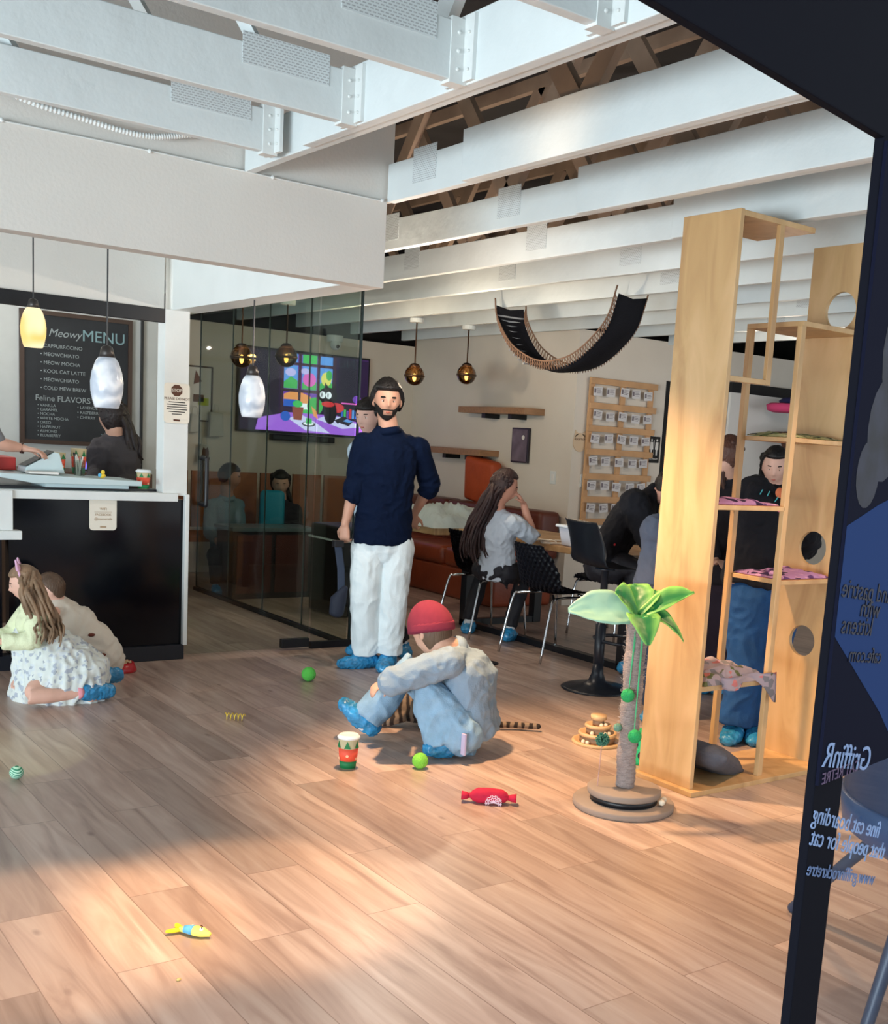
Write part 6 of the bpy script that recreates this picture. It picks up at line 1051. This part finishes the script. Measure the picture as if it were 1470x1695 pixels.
sweep(hb_, [(GM @ (Vector((0.74*math.sin(R(a)), 0.12, 0.05+0.98*math.cos(R(a))))*GH), 0.010, 0.006) for a in range(-85, 86, 10)], 8); obj('headband', hb_, mat('pink_satin', (226,176,206), 0.4), gt_, True, world=True)
for q in (-1, 1): obj('cat_ear', sweep(B(), [(GM @ (Vector((q*0.42, 0.12, 0.95))*GH), 0.030, 0.012), (GM @ (Vector((q*0.56, 0.12, 1.42))*GH), 0.008, 0.005)], 10, side=tuple((GM.to_3x3() @ Vector((1,0,0))))), mat('pink_satin', (226,176,206)), gt_, True, world=True)
for k, (a, to, up_) in enumerate((((J['anl'], J['tol'], 0.06)), ((J['anr'], J['tor'], 0.09)))):
    a = V(a); b = B(); to = V(to); to.z = up_-0.01; a = V((a.x, a.y, up_)); sweep(b, [(a, 0.036, 0.040), (a.lerp(to, .5), 0.040, 0.045), (to, 0.040, 0.040)], 14); obj('shoe_cover', remesh(b, 0.007, 1, 0.006, 30, 5), cover_blue, gt_, True, world=True)
    obj('ankle_band', sweep(B(), [(a-(to-a).normalized()*0.04, 0.030), (a-(to-a).normalized()*0.02, 0.031)], 12, caps=False), mat('pink_sock', (232,150,160), 0.8), gt_, True, world=True)
J = dict(JOINTS['child'])
ct_, _, _ = person('person', 'second child in a cream dotted cape kneeling close behind the little girl', J, (-0.85, 0.2, -0.3), gskin, 0.7, cap_hair(hair_m('hair_brown', (96,74,58)), 0.5, -0.6, 0.14), None, None, 0.9, True, 0.011, feet_flat=False, half=0.11, feet=None)
b = B(); c0, c1 = V(J['neck']), V(J['pelvis']); sweep(b, [(c0+V((0,0,-0.03)), 0.08, 0.08), (V(J['chest'])+V((0.04,0,0)), 0.14, 0.12), (c1+V((0.06,0.0,0.02)), 0.19, 0.15), (c1+V((0.10,0.0,-0.05)), 0.20, 0.14)], 24, side=(0.85,-0.5,0)); obj('cape', remesh(b, 0.010, 2, 0.014, 9, 8.0), mat('cream_cape', (226,218,204), 0.9, bump=0.2), ct_, True, world=True)
b = B(); 
for (u, z) in ((0.10,0.19),(0.16,0.08),(0.03,0.13)): ball(b, c1+V((0.85*u-0.02, -0.5*u-0.10, z-0.05)), 0.020, 10, (1,0.6,0.5))
obj('dots', b, mat('brown_dots', (110,50,34), 0.8), ct_, True, world=True)
# people around the table and behind the tower
navy_c = mat('black_sweater', (14,16,26), 0.92, var=0.08, bump=0.2, bscale=130); tee_g = mat('slate_tee', (84,92,110), 0.92, var=0.05, bump=0.2); denim_d = mat('dark_denim', (30,48,72), 0.85, var=0.1); denim_b = mat('blue_denim', (24,78,134), 0.85, var=0.16, scale=14, bump=0.3, bscale=200)
J = JOINTS['bender']
p_, M_, h_ = person('person', 'person in a black sweater bending away over the table, headphones round the neck', J, (0.85, 0.1, -0.45), (214,160,140), 1.0, cap_hair(hair_m('hair_black', (16,13,14)), 0.5, -0.5, 0.15), ('sweater', navy_c), ('leggings', mat('black_leggings', (18,18,28))), 0.9, True, 0.010, (0.12, 0.09, 0.07), (0.10, 0.09, 0.06), half=0.23)
obj('cap', head_bm(B(), M_, h_, lambda q: -0.15+0.32*(1 if q.z > 0.35 else 0), 60, 50), mat('cap_black', (20,18,24), 0.8), p_, True, world=True)
obj('headphones', sweep(B(), [(M_ @ (Vector((0.85*math.cos(R(a)), -0.35, -0.25+0.95*math.sin(R(a))))*h_), 0.011) for a in range(-10, 200, 14)], 8), mat('silver', (190,196,204), 0.3, metal=0.4), p_, True, world=True)
obj('badge', ball(B(), V(J['pelvis']).lerp(V(J['chest']), 0.3)+V((-0.11,-0.155,0.03)), 0.014, 10), mat('badge_red', (220,60,70), 0.6), p_, True, world=True)
J = JOINTS['tee']
person('person', 'person in a slate grey tee and dark jeans, half hidden by the plywood tower', J, (0.5, 0.7, -0.5), (220,176,150), 0.98, cap_hair(hair_m('hair_blonde', (196,168,96)), 0.45, -0.8, 0.2), ('tee_shirt', tee_g), ('jeans', denim_d), -0.45, True, 0.010, (0.11, 0.08, 0.065), (0.10, 0.09, 0.08), half=0.19)
J = JOINTS['hoodie']
p_, M_, h_ = person('person', 'person in a black printed sweater and blue jeans bending behind the plywood tower', J, (0.55, 0.75, -0.4), (206,160,140), 1.0, cap_hair(hair_m('hair_black', (16,13,14)), 0.5, -0.5, 0.15), ('sweater', navy_c), ('jeans', denim_b), 0.9, True, 0.009, (0.128, 0.10, 0.085), (0.10, 0.09, 0.06), half=0.20, fold=0.012)
bc3 = V(J['neck']).lerp(V(J['chest']), 0.55); ax_ = TOCAM(bc3); rx_ = ax_.cross(V((0,0,1))).normalized()*-1; cen = bc3+ax_*0.215-rx_*0.02+V((0,0,0.03))
def on_back(u, v, d=0.0): return cen+rx_*u+V((0,0,1))*v+ax_*(d-1.6*u*u-2.0*max(0,v)**2)
tq = mat('print_teal', (90,196,206), 0.8)
for k, seg in enumerate((((-0.10,-0.01),(-0.08,0.045)),((-0.08,0.045),(-0.085,-0.01)),((-0.085,-0.01),(-0.06,0.045)),((-0.045,-0.015),(-0.025,0.04)),((0.0,-0.02),(0.02,0.015)),((0.055,-0.02),(0.08,0.04)),((0.06,-0.02),(0.09,-0.015)),((0.07,0.01),(0.09,0.012)))): obj('print_stroke', tube(B(), [on_back(*seg[0], 0.012), on_back(*seg[1], 0.012)], 0.003, 5), tq, p_, world=True)
obj('print_sun', ball(B(), on_back(0.025, 0.035, 0.005), 0.022, 14, (1,1,1.2)), mat('print_coral', (244,140,96), 0.8), p_, True, world=True)
obj('print_wave', tube(B(), [on_back(-0.12+0.23*k/30, -0.045+0.006*math.sin(k*0.9)-0.01*k/30, 0.012) for k in range(31)], 0.008, 6), mat('print_pink', (238,120,170), 0.8), p_, True, world=True)
J = JOINTS['face']
person('person', 'dark-haired woman glancing down, seen through the upper gap of the plywood tower', J, (-0.75, -0.60, -0.25), (222,178,160), 0.95, long_hair(hair_m('hair_black', (16,13,14)), [V(J['head'])+V((0.06,0.07,-0.1)), V(J['neck'])+V((0.07,0.05,-0.08)), V(J['chest'])+V((0.09,0.04,0.02))], 40, 0.018, 0.09, 3, 0.55), ('jumper', mat('dark_jumper', (36,34,44), 0.9)), ('trousers', mat('dark_trousers', (24,26,34))), 0.9, True, 0.010)
J = JOINTS['brown']
person('person', 'brown-haired person in dark clothes standing behind the left column of the plywood tower', J, (0.9, 0.3, -0.3), (210,166,146), 0.9, long_hair(hair_m('hair_chestnut', (84,52,40)), [V(J['head'])+V((-0.05,0.02,-0.1)), V(J['neck'])+V((-0.03,0.0,-0.1))], 26, 0.017, 0.06, 5), ('coat', mat('dark_coat', (26,22,30), 0.9)), ('trousers', mat('plum_trousers', (44,32,46), 0.9)), 0.9, True, 0.011)
# counter staff
J = JOINTS['barista']; hd = V(J['head'])
person('person', 'barista with long dark hair in a charcoal hoodie, back turned behind the counter', J, (-0.3, 0.9, -0.1), (214,168,146), 0.95, long_hair(hair_m('hair_espresso', (38,28,28)), [hd+V((0.10,-0.05,-0.12)), V(J['neck'])+V((0.10,-0.06,-0.1)), V(J['chest'])+V((0.13,-0.04,0))], 34, 0.017, 0.05, 7, 0.5, -0.7), ('hoodie', mat('charcoal_hoodie', (70,66,70), 0.92, bump=0.2)), ('trousers', mat('dark_trousers', (24,26,34))), 0.9, True, 0.010, half=0.17)
J = JOINTS['arm']
arm_, _, _ = person('person', 'counter helper at the left edge reaching an arm with a beaded bracelet over the counter', J, (0.7, -0.5, -0.3), (206,160,142), 0.98, cap_hair(hair_m('hair_black', (16,13,14)), 0.5, -0.5, 0.15), ('tee_shirt', mat('grey_tee', (120,122,126), 0.9)), ('trousers', mat('dark_trousers', (24,26,34))), -0.3, True, 0.009, palm=(0,0,-1), curl=0.35, hdir=dict(l=(0,-1,0), r=(0.85,-0.4,-0.12)))
wr = V(J['wrr']); obj('bracelet', sweep(B(), [(wr+V((-0.012,0.006,0)), 0.030), (wr+V((0.002,-0.001,0)), 0.031)], 16, caps=False), mat('bead_dark', (70,40,34), 0.5), arm_, True, world=True)
# two reflected people, modelled as solid seated figures behind the lobby glass
J = JOINTS['reflected_seatman']
person('person', 'reflected older man with short dark hair and glasses, modelled seated behind the lobby glass', J, (0.85, -0.45, -0.1), (176,130,112), 0.95, cap_hair(hair_m('hair_black', (16,13,14)), 0.5, -0.4, 0.13), ('shirt', mat('slate_blue_shirt', (96,124,136), 0.9)), ('trousers', mat('dark_trousers', (24,26,34))), 0.9, True, 0.012)
J = JOINTS['seatwoman']; hd = V(J['head'])
person('person', 'reflected person with dark shoulder-length hair, modelled seated behind the lobby glass, teal pillow near', J, (-0.35, -0.85, -0.2), (190,150,132), 0.95, long_hair(hair_m('hair_black', (16,13,14)), [hd+V((0.04,0.07,-0.08)), V(J['neck'])+V((0.05,0.05,-0.05)), V(J['chest'])+V((0.05,0.05,0.03))], 36, 0.018, 0.11, 8, 0.5), ('jacket', mat('dark_jumper', (36,34,44))), ('trousers', mat('dark_trousers', (24,26,34))), 0.9, True, 0.012)
# ================================================================ cat lying behind the crouching person
tabby = bpy.data.materials.new('tabby_fur'); tabby.use_nodes = True; _n = tabby.node_tree.nodes; _l = tabby.node_tree.links; _P = _n['Principled BSDF']; _w = _n.new('ShaderNodeTexWave'); _w.inputs['Scale'].default_value = 9; _w.inputs['Distortion'].default_value = 5; _w.inputs['Detail'].default_value = 3
_r = _n.new('ShaderNodeValToRGB'); _r.color_ramp.elements[0].color = lin((44,36,34)); _r.color_ramp.elements[1].color = lin((140,122,104)); _r.color_ramp.elements[0].position = 0.35; _r.color_ramp.elements[1].position = 0.65; _tc = _n.new('ShaderNodeTexCoord'); _l.new(_tc.outputs['Object'], _w.inputs[0]); _l.new(_w.outputs['Fac'], _r.inputs[0]); _l.new(_r.outputs[0], _P.inputs['Base Color']); _P.inputs['Roughness'].default_value = 0.9
cat_ = thing('cat', 'tabby cat with white paws lying behind the crouching person', 'cat', (3.1, 4.62, 0), R(-32))
b = B(); sweep(b, [((-0.20,0,0.09), 0.055), ((-0.10,0,0.095), 0.075, 0.08), ((0.02,0,0.09), 0.078, 0.08), ((0.14,0,0.085), 0.085, 0.08), ((0.20,0.0,0.07), 0.06)], 18, side=(0,1,0))
ball(b, (-0.29,0.01,0.135), 0.052, 18, (1.05,0.95,0.92)); sweep(b, [((-0.22,0,0.10), 0.045), ((-0.27,0.005,0.125), 0.042)], 12); ball(b, (-0.335,0.01,0.122), 0.022, 12)
for q in (-1, 1): sweep(b, [((-0.285,q*0.030,0.165), 0.018, 0.008), ((-0.285,q*0.036,0.205), 0.004, 0.003)], 8, side=(0,1,0)); sweep(b, [((-0.16,q*0.05,0.06), 0.032), ((-0.24,q*0.05,0.022), 0.020), ((-0.31,q*0.05,0.018), 0.018)], 10); sweep(b, [((0.15,q*0.06,0.07), 0.05), ((0.10,q*0.09,0.035), 0.034), ((0.19,q*0.10,0.022), 0.022), ((0.25,q*0.10,0.020), 0.020)], 12)
obj('body', remesh(b, 0.006, 2), tabby, cat_, True)
b = B(); sweep(b, arc([(0.22,0.0,0.05), (0.30,0.0,0.035), (0.40,0.03,0.03), (0.50,0.03,0.028)], 5) and [(q, 0.019-0.004*i/16) for i, q in enumerate(arc([(0.20,0.0,0.05), (0.30,-0.02,0.03), (0.40,-0.01,0.026), (0.53,-0.03,0.028)], 5))], 12); obj('tail', b, tabby, cat_, True)
for q in (-1, 1): obj('white_paw', ball(B(), (-0.335, q*0.05, 0.019), 0.024, 12, (1.6,0.95,0.8)), mat('white_fur', (232,226,220), 0.95), cat_, True); obj('white_hind_paw', ball(B(), (0.265, q*0.10, 0.022), 0.026, 12, (1.5,0.9,0.8)), mat('white_fur', (232,226,220)), cat_, True); obj('eye', ball(B(), (-0.336, 0.01+q*0.022, 0.143), 0.006, 8), mat('cat_eye', (150,160,60), 0.2), cat_, True)
obj('nose', ball(B(), (-0.358, 0.01, 0.124), 0.005, 8), mat('cat_nose', (190,110,110), 0.5), cat_, True)
